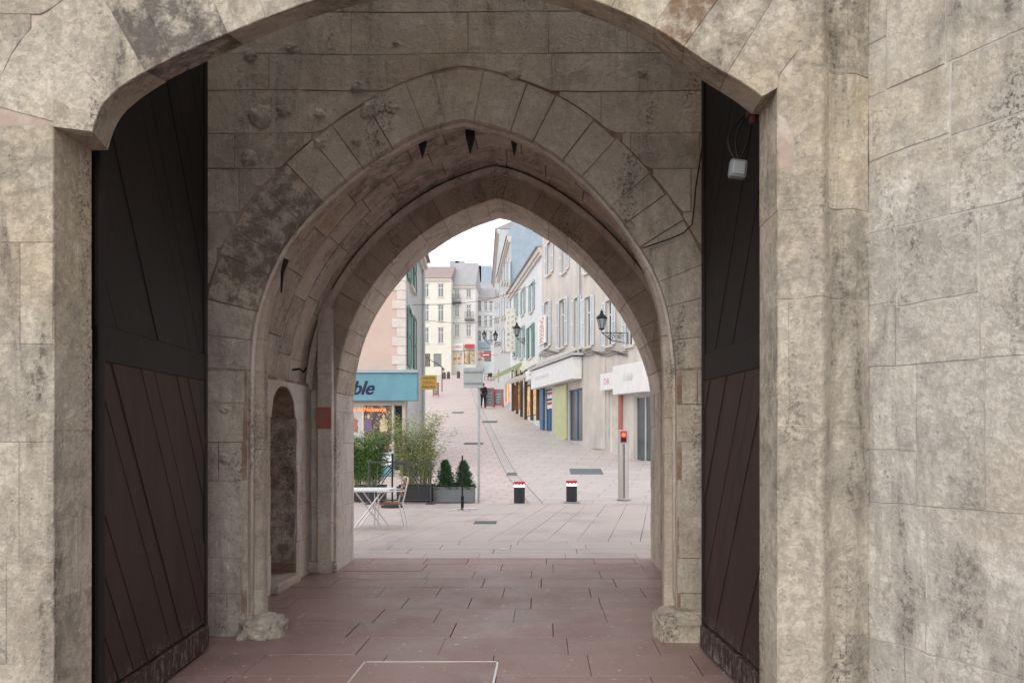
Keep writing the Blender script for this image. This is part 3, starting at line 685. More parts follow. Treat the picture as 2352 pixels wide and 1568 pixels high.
# ===== buildings
class Fr:
    def __init__(s,p0,p1):
        s.p0=p0; s.L=math.dist(p0,p1); s.d=((p1[0]-p0[0])/s.L,(p1[1]-p0[1])/s.L); s.rz=math.atan2(s.d[1],s.d[0])
    def px(s,x,y):
        k=(x-CX)/F; u=(k*s.p0[1]-s.p0[0])/(s.d[0]-k*s.d[1]); D=s.p0[1]+u*s.d[1]
        return u,EH-(y-HY)*D/F-s.zb
def building(label,p0,p1,zb,zt,depth,mat,wins,roof=None,rh=2,cornice='quoin',back=None,name='street_house',bottom=-3,sidemat=None):
    f=Fr(p0,p1); f.zb=zb; o=thing(name,label,'building',(p0[0],p0[1],zb),f.rz); f.o=o
    H=zt-zb; L=f.L; rects=[]
    for w in wins:
        x0,x1,y0,y1=w['r']; ym=(y0+y1)/2
        ua=f.px(x0,ym)[0];ub=f.px(x1,ym)[0]; um=(x0+x1)/2; za=f.px(um,y1)[1]; zc=f.px(um,y0)[1]
        ua,ub=max(ua,.02),min(ub,L-.02)
        if ub-ua>.05 and zc-za>.1: rects.append((ua,ub,max(za,bottom+.1),min(zc,H-.1),w))
    us=sorted(set([0,L]+[r[0] for r in rects]+[r[1] for r in rects])); zs=sorted(set([bottom,H]+[r[2] for r in rects]+[r[3] for r in rects]))
    mb=MB()
    for a,b in zip(us,us[1:]):
        for c,d in zip(zs,zs[1:]):
            m=((a+b)/2,(c+d)/2)
            if any(r[0]<m[0]<r[1] and r[2]<m[1]<r[3] for r in rects): continue
            mb.poly([(a,0,c),(b,0,c),(b,0,d),(a,0,d)])
    for r in rects:
        a,b,c,d=r[:4]; q=.2
        for e in (((a,c),(b,c)),((b,c),(b,d)),((b,d),(a,d)),((a,d),(a,c))):
            mb.poly([(e[0][0],0,e[0][1]),(e[1][0],0,e[1][1]),(e[1][0],q,e[1][1]),(e[0][0],q,e[0][1])])
    mb.poly([(0,0,bottom),(0,0,H),(0,depth,H),(0,depth,bottom)]);mb.poly([(L,0,bottom),(L,0,H),(L,depth,H),(L,depth,bottom)]);mb.poly([(0,depth,bottom),(0,depth,H),(L,depth,H),(L,depth,bottom)]);mb.poly([(0,0,H),(L,0,H),(L,depth,H),(0,depth,H)])
    mb.build('wall',mat,o)
    for r in rects:
        a,b,c,d,w=r; k=w.get('k','win'); fm_=w.get('f','white')
        mb=MB(); t=min(.06,(b-a)*.1)
        mb.box((a,.08,c),(a+t,.15,d));mb.box((b-t,.08,c),(b,.15,d));mb.box((a+t,.08,d-t),(b-t,.15,d));mb.box((a+t,.08,c),(b-t,.15,c+t))
        if k=='win':
            mb.box(((a+b)/2-t/2,.085,c+t),((a+b)/2+t/2,.145,d-t)); mb.box((a+t,.09,c+(d-c)*.68),(b-t,.14,c+(d-c)*.68+t))
        elif k=='shop' and b-a>1.2:
            mb.box(((a+b)/2-t/2,.085,c+t),((a+b)/2+t/2,.145,d-t))
        wn=mb.build('door' if k=='door' else 'window',fm_,o)
        mb=MB(); mb.poly([(a,.12,c),(b,.12,c),(b,.12,d),(a,.12,d)]) ; mb.build('pane',w.get('g','glass'),wn)
        if k=='win':
            mb=MB(); mb.box((a-.08,-.1,c-.1),(b+.08,.06,c-.003)); mb.build('sill','quoin',wn)
            mb=MB(); mb.box((a-.14,-.03,d+.0),(b+.14,.05,d+.16)); mb.build('lintel','quoin',wn)
        if w.get('sh'):
            sw=w.get('sw',(b-a)*.55)
            for (s0,s1) in ((a-sw-.02,a-.02),(b+.02,b+sw+.02)):
                mb=MB(); mb.box((s0,-.07,c),(s0+.05,-.035,d));mb.box((s1-.05,-.07,c),(s1,-.035,d));
                for z in (c,(c+d)/2-.04,d-.08): mb.box((s0+.05,-.07,z),(s1-.05,-.035,z+.08))
                z=c+.1
                while z<d-.1:
                    mb.poly([(s0+.05,-.065,z),(s1-.05,-.065,z),(s1-.05,-.035,z+.06),(s0+.05,-.035,z+.06)]); z+=.075
                mb.build('shutter',w['sh'],wn)
    if cornice:
        mb=MB(); mb.box((-.02,-.22,H-.25),(L+.02,.1,H+.02)); mb.box((-.02,-.12,H-.42),(L+.02,.05,H-.251)); mb.build('cornice',cornice,o)
    if roof:
        mb=MB(); e=.35; z=H+.03; y0=-e;y1=depth+e; ym=depth/2
        A=[(0-.05,y0,z),(L+.05,y0,z),(L+.05,ym,z+rh),(-.05,ym,z+rh)];B=[(-.05,y1,z),(L+.05,y1,z)]
        mb.poly(A); mb.poly([A[3],A[2],B[1],B[0]]); mb.poly([A[0],A[3],B[0]]); mb.poly([A[1],B[1],A[2]]); mb.poly([A[0],B[0],B[1],A[1]])
        rf=mb.build('roof',roof,o); f.rf=rf
    return f
def w_(x0,x1,y0,y1,**k): return dict(r=(x0,x1,y0,y1),**k)
zb=.3
LP=building('pink rendered corner house with teal shop front left of street',((700-CX)*24/F,24),((930-CX)*24/F,24),zb,8.9,.22,'wpink',
  [w_(760,903,926,1042,k='shop',g='dim',f='quoin'),w_(905,924,930,1080,k='shop',g='dark',f='teal')],roof=None)
f=LP;o=f.o
for i in range(18):
    z=3.3+i*.3; 
    if z>8.2: break
    w=.42 if i%2 else .26
    mb=MB(); mb.box((f.L-w,-.03,z),(f.L+.03,.2,z+.29)); mb.build('quoin','quoin',o,bev=.01)
u0,_=f.px(700,900);u1,z1=f.px(962,858);_,z0=f.px(960,921)
mb=MB(); mb.box((u0,-.35,z0),(u1,-.02,z1)); fa=mb.build('shop_fascia','teal',o,bev=.01)
mb=MB(); mb.box((u0-.02,-.42,z1),(u1+.02,.0,z1+.09)); mb.build('fascia_cornice','slate',fa)
ua,za=f.px(812,892);ub,zc=f.px(862,892)
for k_ in range(3): text('shop_name','ble',.70+.0*k_,.44,'navy',fa,((ub+ua)/2+.04+.014*k_,-.356-.001*k_,za),shear=.35,bold=.012)
ua,za=f.px(850,941)
text('window_lettering','Cadeaux de Naissance',1.60,.14,'led',o,(ua-.30,.06,za+.02),bold=.008)
mb=MB(); u0,z0=f.px(812,1042);u1,z1=f.px(903,1000); mb.box((u0-.8,-.1,z0-.7),(u1+.02,.05,z0-.002)); mb.build('stall_riser','teal',o)
ua,za=f.px(887,1060); mb=MB(); mb.box((ua-.18,-.13,za-.1),(ua+.2,-.105,za+.2)); mb.build('price_card','white',o)
for i,(x,m_,s_) in enumerate(((812,'redst',.9),(845,'purple',1),(880,'beige',1.05))):
    lab=['red garment on leftmost small mannequin in shop window','purple garment on middle small mannequin in shop window','beige garment on right small mannequin in shop window'][i]
    p=W(x,1000,24)
    th_=thing('mannequin',lab,'mannequin',(p.x,24.09,p.z+.12)); th_.scale=(.72,.72,.72)
    mb=MB(); mb.lathe([(.03,0),(.16*s_,.02),(.19*s_,.2),(.13*s_,.38),(.2*s_,.5),(.12*s_,.58),(.05,.6)],n=12); g_=mb.build('garment',m_,th_,smooth=True); g_.scale=(1,.12,1)
    mb=MB(); mb.lathe([(.03,.6),(.07,.66),(.07,.72),(.03,.77)],n=12); g_=mb.build('head','beige',th_,smooth=True); g_.scale=(1,.12,1)
for i in range(9):
    p=W(806+i*11.5,1030,24); s_=R.uniform(.07,.13)
    mb=MB(); mb.box((p.x-s_/2,24.06,p.z),(p.x+s_/2,24.11,p.z+s_*R.uniform(.8,1.8))); tag(mb.build('display_item',R.choice(['white','beige','redst','purple','yel'])),'little boxed display item in shop window bottom row, number %d counted from left'%(i+1),'display item','boxed items in the shop window')
X0=(930-CX)*24/F
LS=building('grey side wing of pink corner house with green shutters and drainpipe',(X0+.035,24.25),((970-CX)*31/F,31),.3,8.8,8,'wgrey',
  [w_(941,948,718,848,sh='green',sw=.95),w_(941,948,560,660,sh='green',sw=.95)],roof='roofb',rh=2)
mb=MB(); mb.tube([(6.2,-.1,0),(6.2,-.1,8.3)],.06,8); mb.build('drainpipe','galv',LS.o)
p=W(985,878,28); ys=thing('hanging_sign','yellow butcher price sign sticking out from pink corner house','sign',p)
mb=MB(); mb.box((-.3,-.02,-.27),(.3,.02,.27)); mb.box((-.75,-.012,.1),(-.3,.012,.13)); pn=mb.build('panel','yel',ys)
text('lettering','VIANDES',.5,.09,'black',pn,(0,-.024,.16)); text('lettering','25€/KG',.46,.13,'red',pn,(0,-.024,-.0)); text('lettering','PAVES',.48,.09,'black',pn,(0,-.024,-.17))
def fp(x,D): return ((x-CX)*D/F,D)
A=(4.23,26);A1=(3.81,27);B=(1.69,32);C=(-.11,39);E=(-2.39,52);H_=(-4.02,66);I=(-6.1,90)
SH=dict(sh='shut')
R2f=building('long pale limestone house with white shutters above blue and lime shop',C,B,1.5,14.2,9,'wstone',
 [w_(1252,1261,693,797,**SH),w_(1286,1298,688,797,**SH),w_(1320,1330,684,797,**SH),w_(1258,1267,556,630,**SH),w_(1292,1302,548,625,**SH),
  w_(1306,1338,893,1012,k='shop',f='blue',g='glass'),w_(1252,1268,893,990,k='shop',f='blue',g='blue')],roof='roofb')
def slab(f,x0,x1,y0,y1,ya,yb,name,mat,parent=None,bev=0):
    ym=(y0+y1)/2;um=(x0+x1)/2
    a=f.px(x0,ym)[0];b=f.px(x1,ym)[0];c=f.px(um,y1)[1];d=f.px(um,y0)[1]
    mb=MB(); mb.box((a,ya,c),(b,yb,d)); return mb.build(name,mat,parent or f.o,bev=bev),((a+b)/2,(c+d)/2,b-a,d-c)
f=R2f
sg,i_=slab(f,1238,1338,836,882,-.45,-.03,'shop_sign','white',bev=.01)
text('lettering','PORTE HAUTE',i_[2]*.36,i_[3]*.2,'ltgrey',sg,(i_[0]-i_[2]*.2,-.455,i_[1]))
slab(f,1234,1342,829,834,-.55,0,'canopy','wgrey')
slab(f,1276,1304,886,1008,-.10,-.02,'lime_pillar','lime')
slab(f,1245,1252,884,996,-.12,-.02,'blue_pillar','blue')
for y0,y1 in ((897,915),(920,938)): 
    pq,i_=slab(f,1254,1266,y0,y1,.06,.075,'poster','white'); 
    slab(f,1255,1265,y0+3,(y0+y1)/2,.05,.058,'poster_print','red',pq)
sg,i_=slab(f,1240,1257,727,790,-.1,-.03,'vertical_sign','white')
text('lettering','PRESSING',i_[3]*.9,i_[2]*.55,'red',sg,(i_[0],-.105,i_[1]),rot=(math.pi/2,-math.pi/2,0))
slab(f,1238,1340,812,820,-.14,0,'string_course','quoin')
R1f=building('nearest right limestone house with white boutique sign and white shutters',B,A,.9,14,9,'wstone',
 [w_(1345,1358,682,795,**SH),w_(1393,1407,690,793,**SH),w_(1440,1456,690,793,**SH),w_(1345,1356,540,625,**SH),w_(1398,1424,900,1046,k='door',f='white',g='quoin'),w_(1456,1500,908,1062,k='shop',f='wgrey',g='glass')],roof='roofb')
f=R1f
slab(f,1343,1392,826,1030,-.04,-.01,'plaster_panel','wstone'); 
sg,i_=slab(f,1428,1500,836,903,-.4,-.02,'shop_sign','white',bev=.01)
text('lettering','De Bulle',i_[2]*.32,i_[3]*.26,'ltgrey',sg,(i_[0]+.02,-.405,i_[1]+.05),shear=.5,bold=-.012)
sg,i_=slab(f,1394,1423,857,895,-.3,-.02,'shop_sign','white')
text('lettering','DB',i_[2]*.42,i_[3]*.34,'pink',sg,(i_[0],-.305,i_[1]),bold=-.01)
slab(f,1425,1431,905,1048,-.1,-.01,'red_door_edge','redst')
mb=MB(); 
for k in range(3):
    q=[]
    for t in range(15):
        x=1238+(1440-1238)*t/14; 
        ff=R2f if x<1338 else R1f
        u,z=ff.px(x,816+3*math.sin(t*1.9+k)-k*4); q.append(Vector((ff.p0[0]+ff.d[0]*u,ff.p0[1]+ff.d[1]*u-.16,z+ff.zb)))
    mb.tube(q,.015,5)
tag(mb.build('facade_cables','black'),'bundle of black cables strung along the right facades above shops','cables')
for x in (1334,): 
    u,_=R2f.px(x,700); mb=MB(); mb.tube([(u,-.1,2.9),(u,-.1,12)],.06,8); mb.build('drainpipe','galv',R2f.o)
R3f=building('lower cream house with teal shutters between limestone house and slate gable',E,C,3.2,11.5,7,'wwhite',
 [w_(1216,1223,748,822,sh='green',sw=.8),w_(1196,1202,752,822,sh='tealsh'),w_(1182,1187,756,820,sh='tealsh'),w_(1219,1225,650,715,sh='tealsh'),w_(1199,1204,665,722,sh='tealsh'),w_(1184,1188,675,728,sh='tealsh'),
  w_(1203,1238,880,955,k='shop',f='trunk',g='lit'),w_(1180,1200,880,940,k='shop',f='red',g='lit')],roof='roofg',rh=1.2)
f=R3f
def awning(f,x0,x1,y0,y1,out,mat,name='awning'):
    a=f.px(x0,y0)[0];b=f.px(x1,y0)[0];zt=f.px((x0+x1)/2,y0)[1];zl=f.px((x0+x1)/2,y1)[1]
    mb=MB(); mb.poly([(a,0,zt),(b,0,zt),(b,-out,zl),(a,-out,zl)]); mb.poly([(a,-out,zl),(b,-out,zl),(b,-out,zl-.2),(a,-out,zl-.2)]); mb.poly([(a,0,zt),(a,-out,zl),(a,-out,zl-.2),(a,0,zt-.2)]);mb.poly([(b,0,zt),(b,-out,zl),(b,-out,zl-.2),(b,0,zt-.2)])
    return mb.build(name,mat,f.o)
awning(f,1184,1198,836,862,1.5,'awng'); awning(f,1206,1228,858,872,1.2,'awnw')
slab(f,1176,1242,836,850,-.12,-.01,'shop_fascia','cream')
for x in (1180,1190,1200,1210,1224,1238): slab(f,x,x+1.4,850,965,-.16,-.01,'shop_post','trunk')
sg,i_=slab(f,1226,1243,850,872,-.5,-.05,'shop_sign','white')
p=W(1224,860,39.5); s_=thing('hanging_sign','small white rectangular sign projecting beside white awning','sign',p)
mb=MB(); mb.box((-.25,-.03,-.25),(.25,.03,.25)); mb.box((.25,-.012,.1),(.75,.012,.14)); pn=mb.build('panel','white',s_,bev=.01); text('lettering','ACORIS',.42,.1,'black',pn,(0,-.034,0))
R4f=building('tall grey house whose end gable is clad in blue slate',H_,E,4.5,15.6,8,'wgrey',
 [w_(1153+k*6,1156+k*6,y,y+50,sh='shut',sw=.45) for k in range(4) for y in (600,680,755)]+[w_(1160,1172,875,925,k='shop',f='red',g='lit')],roof=None,cornice='quoin')
f=R4f
mb=MB(); L=f.L;H=15.6-4.5
mb.poly([(-.02,-.3,H),(L+.02,-.3,H),(L+.02,1.2,H+2.6),(-.02,1.2,H+2.6)]); mb.poly([(-.02,1.2,H+2.6),(L+.02,1.2,H+2.6),(L+.02,6,H+3.2),(-.02,6,H+3.2)])
mb.poly([(L+.02,-.3,H),(L+.02,1.2,H+2.6),(L+.02,6,H+3.2),(L+.02,8,H)]); mb.box((L+.005,.1,H-8),(L+.06,8,H)); mb.build('slate_roof','slate',f.o)
R5f=building('far right terrace house, tall and narrow in view, grey stone',I,H_,8,20,8,'wgrey',
 [w_(1137+k*4,1139+k*4,y,y+34,sh='shut',sw=.4) for k in range(3) for y in (640,700,755)]+[w_(1143,1150,845,875,k='shop',f='red',g='far')],roof='roofg')
zf=10.6
Y3=building('pale yellow house with brown roof closing the street on left',fp(900,100),fp(1036,100),zf,22.8,9,'wyel',
 [w_(x,x+13,y,y+h,sh=None) for x in (972,1006) for y,h in ((652,30),(700,38),(752,36))]+[w_(996,1014,812,842,k='shop',g='glass',f='teal'),w_(972,988,812,842,k='shop',g='dim',f='wdark')],roof='roofb',rh=2.6)
Y4=building('cream house with balcony at the street end, red awning shop below',fp(1036.3,102),fp(1092,102),zf+.3,22.2,9,'wfar',
 [w_(x,x+11,y,y+28,f='white') for x in (1044,1071) for y in (655,700,745)]+[w_(1040,1062,810,838,k='shop',g='far',f='white'),w_(1066,1090,804,836,k='shop',g='far',f='wdark')],roof='roofg',rh=4.2)
f=Y4
sg,i_=slab(f,1040,1064,789,805,-.3,-.02,'shop_sign','white'); text('lettering','LE MARCHE',i_[2]*.8,i_[3]*.4,'red',sg,(i_[0],-.31,i_[1]))
awning(f,1068,1090,790,797,.8,'red')
for x0,x1,y in ((1068,1090,734),(1040,1060,694)):
    a=f.px(x0,y)[0];b=f.px(x1,y)[0];z=f.px(x0,y)[1]; mb=MB(); mb.box((a,-.8,z-.12),(b,0,z))
    mb.box((a,-.8,z+.9),(b,-.76,z+.95)); n=12
    for i in range(n+1): mb.box((a+(b-a-.03)*i/n,-.8,z),(a+(b-a-.03)*i/n+.03,-.77,z+.9))
    mb.build('balcony','plgrey',f.o)
Y5=building('white house with slate grey roof at far end right of cream house',fp(1092.4,106),fp(1150,106),zf+.6,21.2,9,'wwhite',
 [w_(x,x+7,y,y+24,f='white') for x in (1098,1112,1124) for y in (690,725,760)]+[w_(1096,1108,805,830,k='shop',g='far',f='white'),w_(1112,1128,805,830,k='shop',g='glass',f='teal')],roof='roofg',rh=2.4)
sg,i_=slab(Y5,1098,1126,786,800,-.3,-.02,'shop_sign','slate')
Y6=building('large stone building with wide grey roof rising behind end houses',fp(930,128),fp(1106,128),12,26,12,'wgrey',[],roof='roofg',rh=5.6)
mb=MB(); 
for x in (1035,1048): 
    u,_=Y6.px(x,600); mb.box((u-.8,5.2,14),(u+.8,7,21))
mb.build('chimney','slate',Y6.rf)
Y7=building('tall slate blue roofed block with chimneys behind white end house',fp(1080,124),fp(1160,124),12,25.6,10,'wstone',[],roof='roofg',rh=3)
mb=MB()
for x,w in ((1088,.9),(1108,1.2)):
    u,_=Y7.px(x,600); mb.box((u-w,4.2,13),(u+w,5.8,19))
mb.build('chimney','slate',Y7.rf)
def aboard(x,y,w,h,lab,col_='red'):
    p=G(x,y); k=p.y/F; W_=w*k;H=h*k
    o=thing('sandwich_board',lab,'sign board',p,R.uniform(-.2,.2)); 
    mb=MB(); Mx=Matrix.Rotation(-.12,4,'X')
    t=.05
    for a,b in (((-W_/2,0),(-W_/2+t,H)),((W_/2-t,0),(W_/2,H)),((-W_/2,H-t),(W_/2,H)),((-W_/2,.1),(W_/2,.1+t))): mb.box((a[0],-.015,a[1]),(b[0],.015,b[1]),Mx)
    for s in (-1,1): mb.box((s*(W_/2-.02)-.015,.25,0),(s*(W_/2-.02)+.015,.28,H),Matrix.Rotation(.12,4,'X'))
    mb.build('frame',col_,o); mb=MB(); mb.box((-W_/2+t,-.01,.16),(W_/2-t,.01,H-t),Mx); bd=mb.build('board','plgrey',o)
    for i in range(4):
        mb=MB(); z=.35+i*(H-.55)/4; mb.box((-W_*.3,-.014,z),(W_*(.1+.05*i),-.0105,z+.04),Mx); mb.build('chalk_writing','galv',bd)
    return o
aboard(1125,936,20,46,'red framed menu board standing behind walking person'); aboard(1145,935,22,42,'red framed blackboard right of walking person, on pavement'); aboard(1001,910,14,32,'small menu board outside corner building on the left')
def lantern(loc,dx,label):
    o=thing('wall_lantern',label,'street lamp',loc,0,'black bracket lanterns')
    mb=MB(); n=6
    mb.lathe([(.09,0),(.12,.04),(.1,.05)],n=6); mb.lathe([(.20,.42),(.22,.45),(.17,.52),(.08,.6),(.05,.66),(.07,.69),(.02,.74),(.01,.80)],n=6)
    for k in range(6):
        a=k*math.tau/6; mb.tube([(.1*math.cos(a),.1*math.sin(a),.05),(.19*math.cos(a),.19*math.sin(a),.43)],.012,4)
    mb.build('lantern_cage','iron',o)
    mb=MB(); mb.lathe([(.085,.055),(.17,.415)],n=6); mb.build('lantern_glass','grey' ,o)
    mb=MB(); mb.tube([(0,0,0),(0,0,-.12),(dx,0,-.12)],.02,6)
    pts=[(dx*.35+.16*math.cos(t*.5)*math.exp(-t*.07),0,-.3+.16*math.sin(t*.5)*math.exp(-t*.07)) for t in range(22)]; mb.tube(pts,.014,5)
    pts=[(dx*.7+.13*math.cos(t*.5)*math.exp(-t*.07),0,-.27+.13*math.sin(t*.5)*math.exp(-t*.07)) for t in range(22)]; mb.tube(pts,.014,5)
    mb.tube([(dx,0,-.12),(dx,0,-.55)],.025,6); mb.tube([(0,0,-.12),(dx*.4,0,-.42),(dx,0,-.52)],.016,5)
    mb.build('bracket','iron',o); return o
l0=lantern(W(1382,757,28.5),1.0,'largest black lantern on scrolled bracket below white shutters')
for x,y,D,lab,s in ((1187,772,45,'second black wall lantern, in front of cream house',1.1),(1138,782,62,'third black wall lantern, farther up right side',1.1),(1112,778,80,'farthest tiny black lantern near the street end',1.2)):
    c=ctree(l0); c.location=W(x,y,D); c['label']=lab; c.scale=(s,s,s)
p=W(1173,808,49); o=thing('vertical_shop_sign','tall cream vertical sign with stacked letters on right side','sign',p)
mb=MB(); mb.box((-.33,-.06,0),(.33,.06,2.85)); mb.box((.33,-.02,.4),(.7,.02,.45)); mb.box((.33,-.02,2.3),(.7,.02,2.35)); pn=mb.build('panel','cream',o,bev=.02)
for i,ch in enumerate('ATELIER'): text('lettering',ch,.14,.18,'grey',pn,(-.14,-.065,2.6-i*.36))
for i,ch in enumerate('PEINTRE'): text('lettering',ch,.14,.18,'grey',pn,(.14,-.065,2.3-i*.34))
p=W(1116,815,70); o=thing('oval_sign','red oval sign hanging over the street, far right side','sign',p)
mb=MB(); 
vs=[[mb.bm.verts.new((.5*math.cos(a*math.tau/24),y,.25*math.sin(a*math.tau/24))) for a in range(24)] for y in (-.03,.03)]
mb.face(vs[0]);mb.face(vs[1])
for a in range(24): mb.face([vs[0][a],vs[0][(a+1)%24],vs[1][(a+1)%24],vs[1][a]])
mb.box((.45,-.012,-.02),(1.6,.012,.02)); pn=mb.build('panel','red',o); mb=MB(); mb.box((-.3,-.038,-.05),(.3,-.032,.05)); mb.build('white_band','white',pn)
def cafe_chair(p,rz,lab,group,mat='black'):
    o=thing('cafe_chair',lab,'chair',p,rz,group)
    mb=MB(); mb.box((-.21,-.21,.43),(.21,.21,.46)); mb.build('seat',mat,o)
    mb=MB(); mb.box((.19,-.2,.5),(.22,.2,.86)); mb.build('backrest',mat,o)
    for a in (-1,1):
        for b in (-1,1): mb=MB(); mb.tube([(a*.2,b*.19,0),(a*.19,b*.18,.44)],.014,5); mb.build('leg',mat,o)
    return o
for i,(x,y) in enumerate(((1117,873),(1124,874),(1131,873))):
    cafe_chair(G(x,y),i*1.3,['left dark cafe chair far up the street centre','middle dark cafe chair far up the street','right dark cafe chair far up the street'][i],'dark cafe chairs far up the street')
for i,(x,y) in enumerate(((1020,870),(1030,869),(1053,868))):
    p=G(x,y); mb=MB(); mb.lathe([(.2,0),(.2,.7),(.14,.8),(.05,.84)],p,12); tag(mb.build('far_bollard','wdark'),['leftmost dark bollard at top of street','dark bollard second from left at top of street','rightmost dark bollard at top of street'][i],'bollard','dark bollards at top of street')
o=thing('sloping_awning','dark red slanted awning in front of yellow house','awning',W(985,845,62))
mb=MB(); mb.poly([(-.9,0,1.3),(-.9,1.5,1.3),(1.1,1.5,.1),(1.1,0,.1)]); mb.poly([(1.1,0,.1),(1.1,1.5,.1),(1.1,1.5,-.15),(1.1,0,-.15)]); mb.build('fabric','redst',o)
mb=MB(); mb.tube([(-.9,0,-2),(-.9,0,1.3),(1.1,0,.1)],.04,6); mb.tube([(1.1,0,.1),(1.1,0,-2)],.04,6); mb.build('frame','iron',o)
for i,(a,b) in enumerate(((W(1232,650,38.8),W(940,700,26)),(W(1172,720,51),W(975,735,31)))):
    mb=MB(); pts=[a.lerp(b,t/12)-Vector((0,0,.35*math.sin(math.pi*t/12))) for t in range(13)]; mb.tube(pts,.012,4); tag(mb.build('overhead_wire','iron'),['upper thin wire spanning between facades','lower thin wire spanning between facades'][i],'wire')
p=G(1100,1153); o=thing('road_sign','rectangular sign seen from behind on slim grey pole at kerb','sign',p)
h=(1153-845)*p.y/F; mb=MB(); mb.tube([(0,0,0),(0,0,h)],.03,10); mb.build('pole','galv',o)
k=p.y/F; mb=MB(); mb.box((-35*k,-.07,h-46*k),(10*k,-.035,h)); pn=mb.build('sign_panel','galv',o,bev=.006)
mb=MB(); 
for z in (h-36*k,h-10*k): mb.box((-33*k,-.085,z-.02),(8*k,-.071,z+.02))
mb.build('rear_bracket','grey',pn)
mb=MB(); mb.box((-35*k,-.002,h-10*k),(12*k,.04,h+1*k)); mb.build('sign_cap','galv',o)
def bollard(p,lab):
    o=thing('retractable_bollard',lab,'bollard',p,0,'retractable bollards')
    mb=MB(); mb.lathe([(.2,0),(.2,.012),(.15,.014)],n=24); mb.build('ground_ring','galv',o)
    mb=MB(); mb.lathe([(.13,.01),(.13,.39)],n=24); mb.build('shaft','plblk',o,smooth=False)
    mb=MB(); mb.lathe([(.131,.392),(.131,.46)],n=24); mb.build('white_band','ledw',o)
    mb=MB(); mb.lathe([(.134,.461),(.134,.50),(.125,.515)],n=24); mb.build('cap','red',o)
    for i in range(10):
        a=i*math.tau/10; mb=MB(); mb.box((-.016,-.137,.44),(.016,-.131,.462),Matrix.Rotation(a,4,'Z')); mb.build('red_reflector','red',o)
    return o
b0=bollard(G(1193,1156),'left retractable bollard with white band and red cap')
b1=ctree(b0); b1.location=G(1313,1153); b1['label']='right retractable bollard with white band and red cap'
p=G(1432,1147); o=thing('access_control_post','tall steel access post with glowing red light right of bollards','post',p)
h=160*p.y/F
mb=MB(); mb.lathe([(.17,0),(.17,.015),(.132,.02),(.132,h-.33)],n=28); mb.build('shaft','steel',o,smooth=False)
mb=MB(); mb.lathe([(.134,h-.329),(.134,h-.01),(.12,h)],n=28); hd=mb.build('head','galv',o)
mb=MB(); mb.box((-.085,-.155,h-.30),(.065,-.1,h-.03)); ho=mb.build('lamp_housing','red',o,bev=.01)
mb=MB(); 
vs=[mb.bm.verts.new((-.01+.048*math.cos(a*math.tau/20),-.16,h-.12+.048*math.sin(a*math.tau/20))) for a in range(20)]; mb.face(vs); mb.build('red_light','ledr',ho)
mb=MB(); mb.box((-.07,-.159,h-.285),(.05,-.1555,h-.19)); mb.build('keypad','black',ho)
mb=MB(); mb.box((-.012,-.142,.05),(.012,-.124,h-.34)); mb.build('seam','black',o)
def planter(x0,x1,y0,y1,d,depth,mat,lab):
    a=(x0-CX)*d/F;b=(x1-CX)*d/F; h=(y1-y0)*d/F
    o=thing('planter',lab,'planter',((a+b)/2,d,0)); w=(b-a)/2; t=.03
    mb=MB(); mb.box((-w,0,.02),(w,t,h));mb.box((-w,depth-t,.02),(w,depth,h));mb.box((-w,t,.02),(-w+t,depth-t,h));mb.box((w-t,t,.02),(w,depth-t,h)); mb.build('box',mat,o,bev=.008)
    mb=MB(); mb.box((-w-.012,-.012,h-.03),(w+.012,t+.004,h+.006)); mb.box((-w-.012,depth-t,h-.03),(w+.012,depth+.012,h+.006)); mb.build('rim',mat,o)
    mb=MB(); mb.box((-w+t,t,.03),(w-t,depth-t,h-.06)); mb.build('soil','soil',o)
planter(917,994,1112,1152,17.75,.4,'plblk','black planter box holding pale feathery bamboo behind barrier')
planter(812,880,1114,1152,17.75,.4,'plblk','black planter box at left holding darker green bamboo')
planter(997,1088,1116,1153,17.5,.42,'plgrey','long grey planter box holding two small conifers')
def bamboo(x,d,h,w,n,lm,lab,seed,ll,dens,lean):
    r=random.Random(seed); X=(x-CX)*d/F
    o=thing('bamboo',lab,'bamboo plant',(X,d,.36)); ms=MB();ml=MB()
    for i in range(n):
        bx,by=r.uniform(-w*.5,w*.5),r.uniform(-.12,.12); hh=h*r.uniform(.5,1.05); lx=r.gauss(0,lean)+bx*.35;ly=r.gauss(0,.12)
        pts=[Vector((bx+lx*(t/8)**2*hh,by+ly*(t/8)**2*hh,hh*t/8-.05*(t/8)**3*abs(lx)*4)) for t in range(9)]
        ms.tube(pts,.0095,4,.002,cap=False)
        for k in range(int(dens*hh)):
            t=r.uniform(.1,1)**.8; q=pts[min(int(t*8),7)].lerp(pts[min(int(t*8)+1,8)],t*8%1)
            a=r.uniform(0,math.tau); d0=Vector((math.cos(a),math.sin(a),r.uniform(-.4,1.0))).normalized(); q=q+d0*r.uniform(0,.10); l=r.uniform(.7,1.3)*ll; s=d0.cross(Vector((r.gauss(0,.4),r.gauss(0,.4),1))).normalized()*ll*.1
            ml.poly([q,q+d0*l*.4+s,q+d0*l+Vector((0,0,-.02)),q+d0*l*.4-s])
    ms.build('canes','cane',o); ml.build('leaves',lm,o)
bamboo(840,17.95,1.30,.66,85,'bam1','dense dark green bamboo in left planter near shop window',1,.12,85,.18)
bamboo(955,17.95,1.80,.7,85,'bam2','tall feathery yellow green bamboo in the middle planter',2,.10,60,.15)
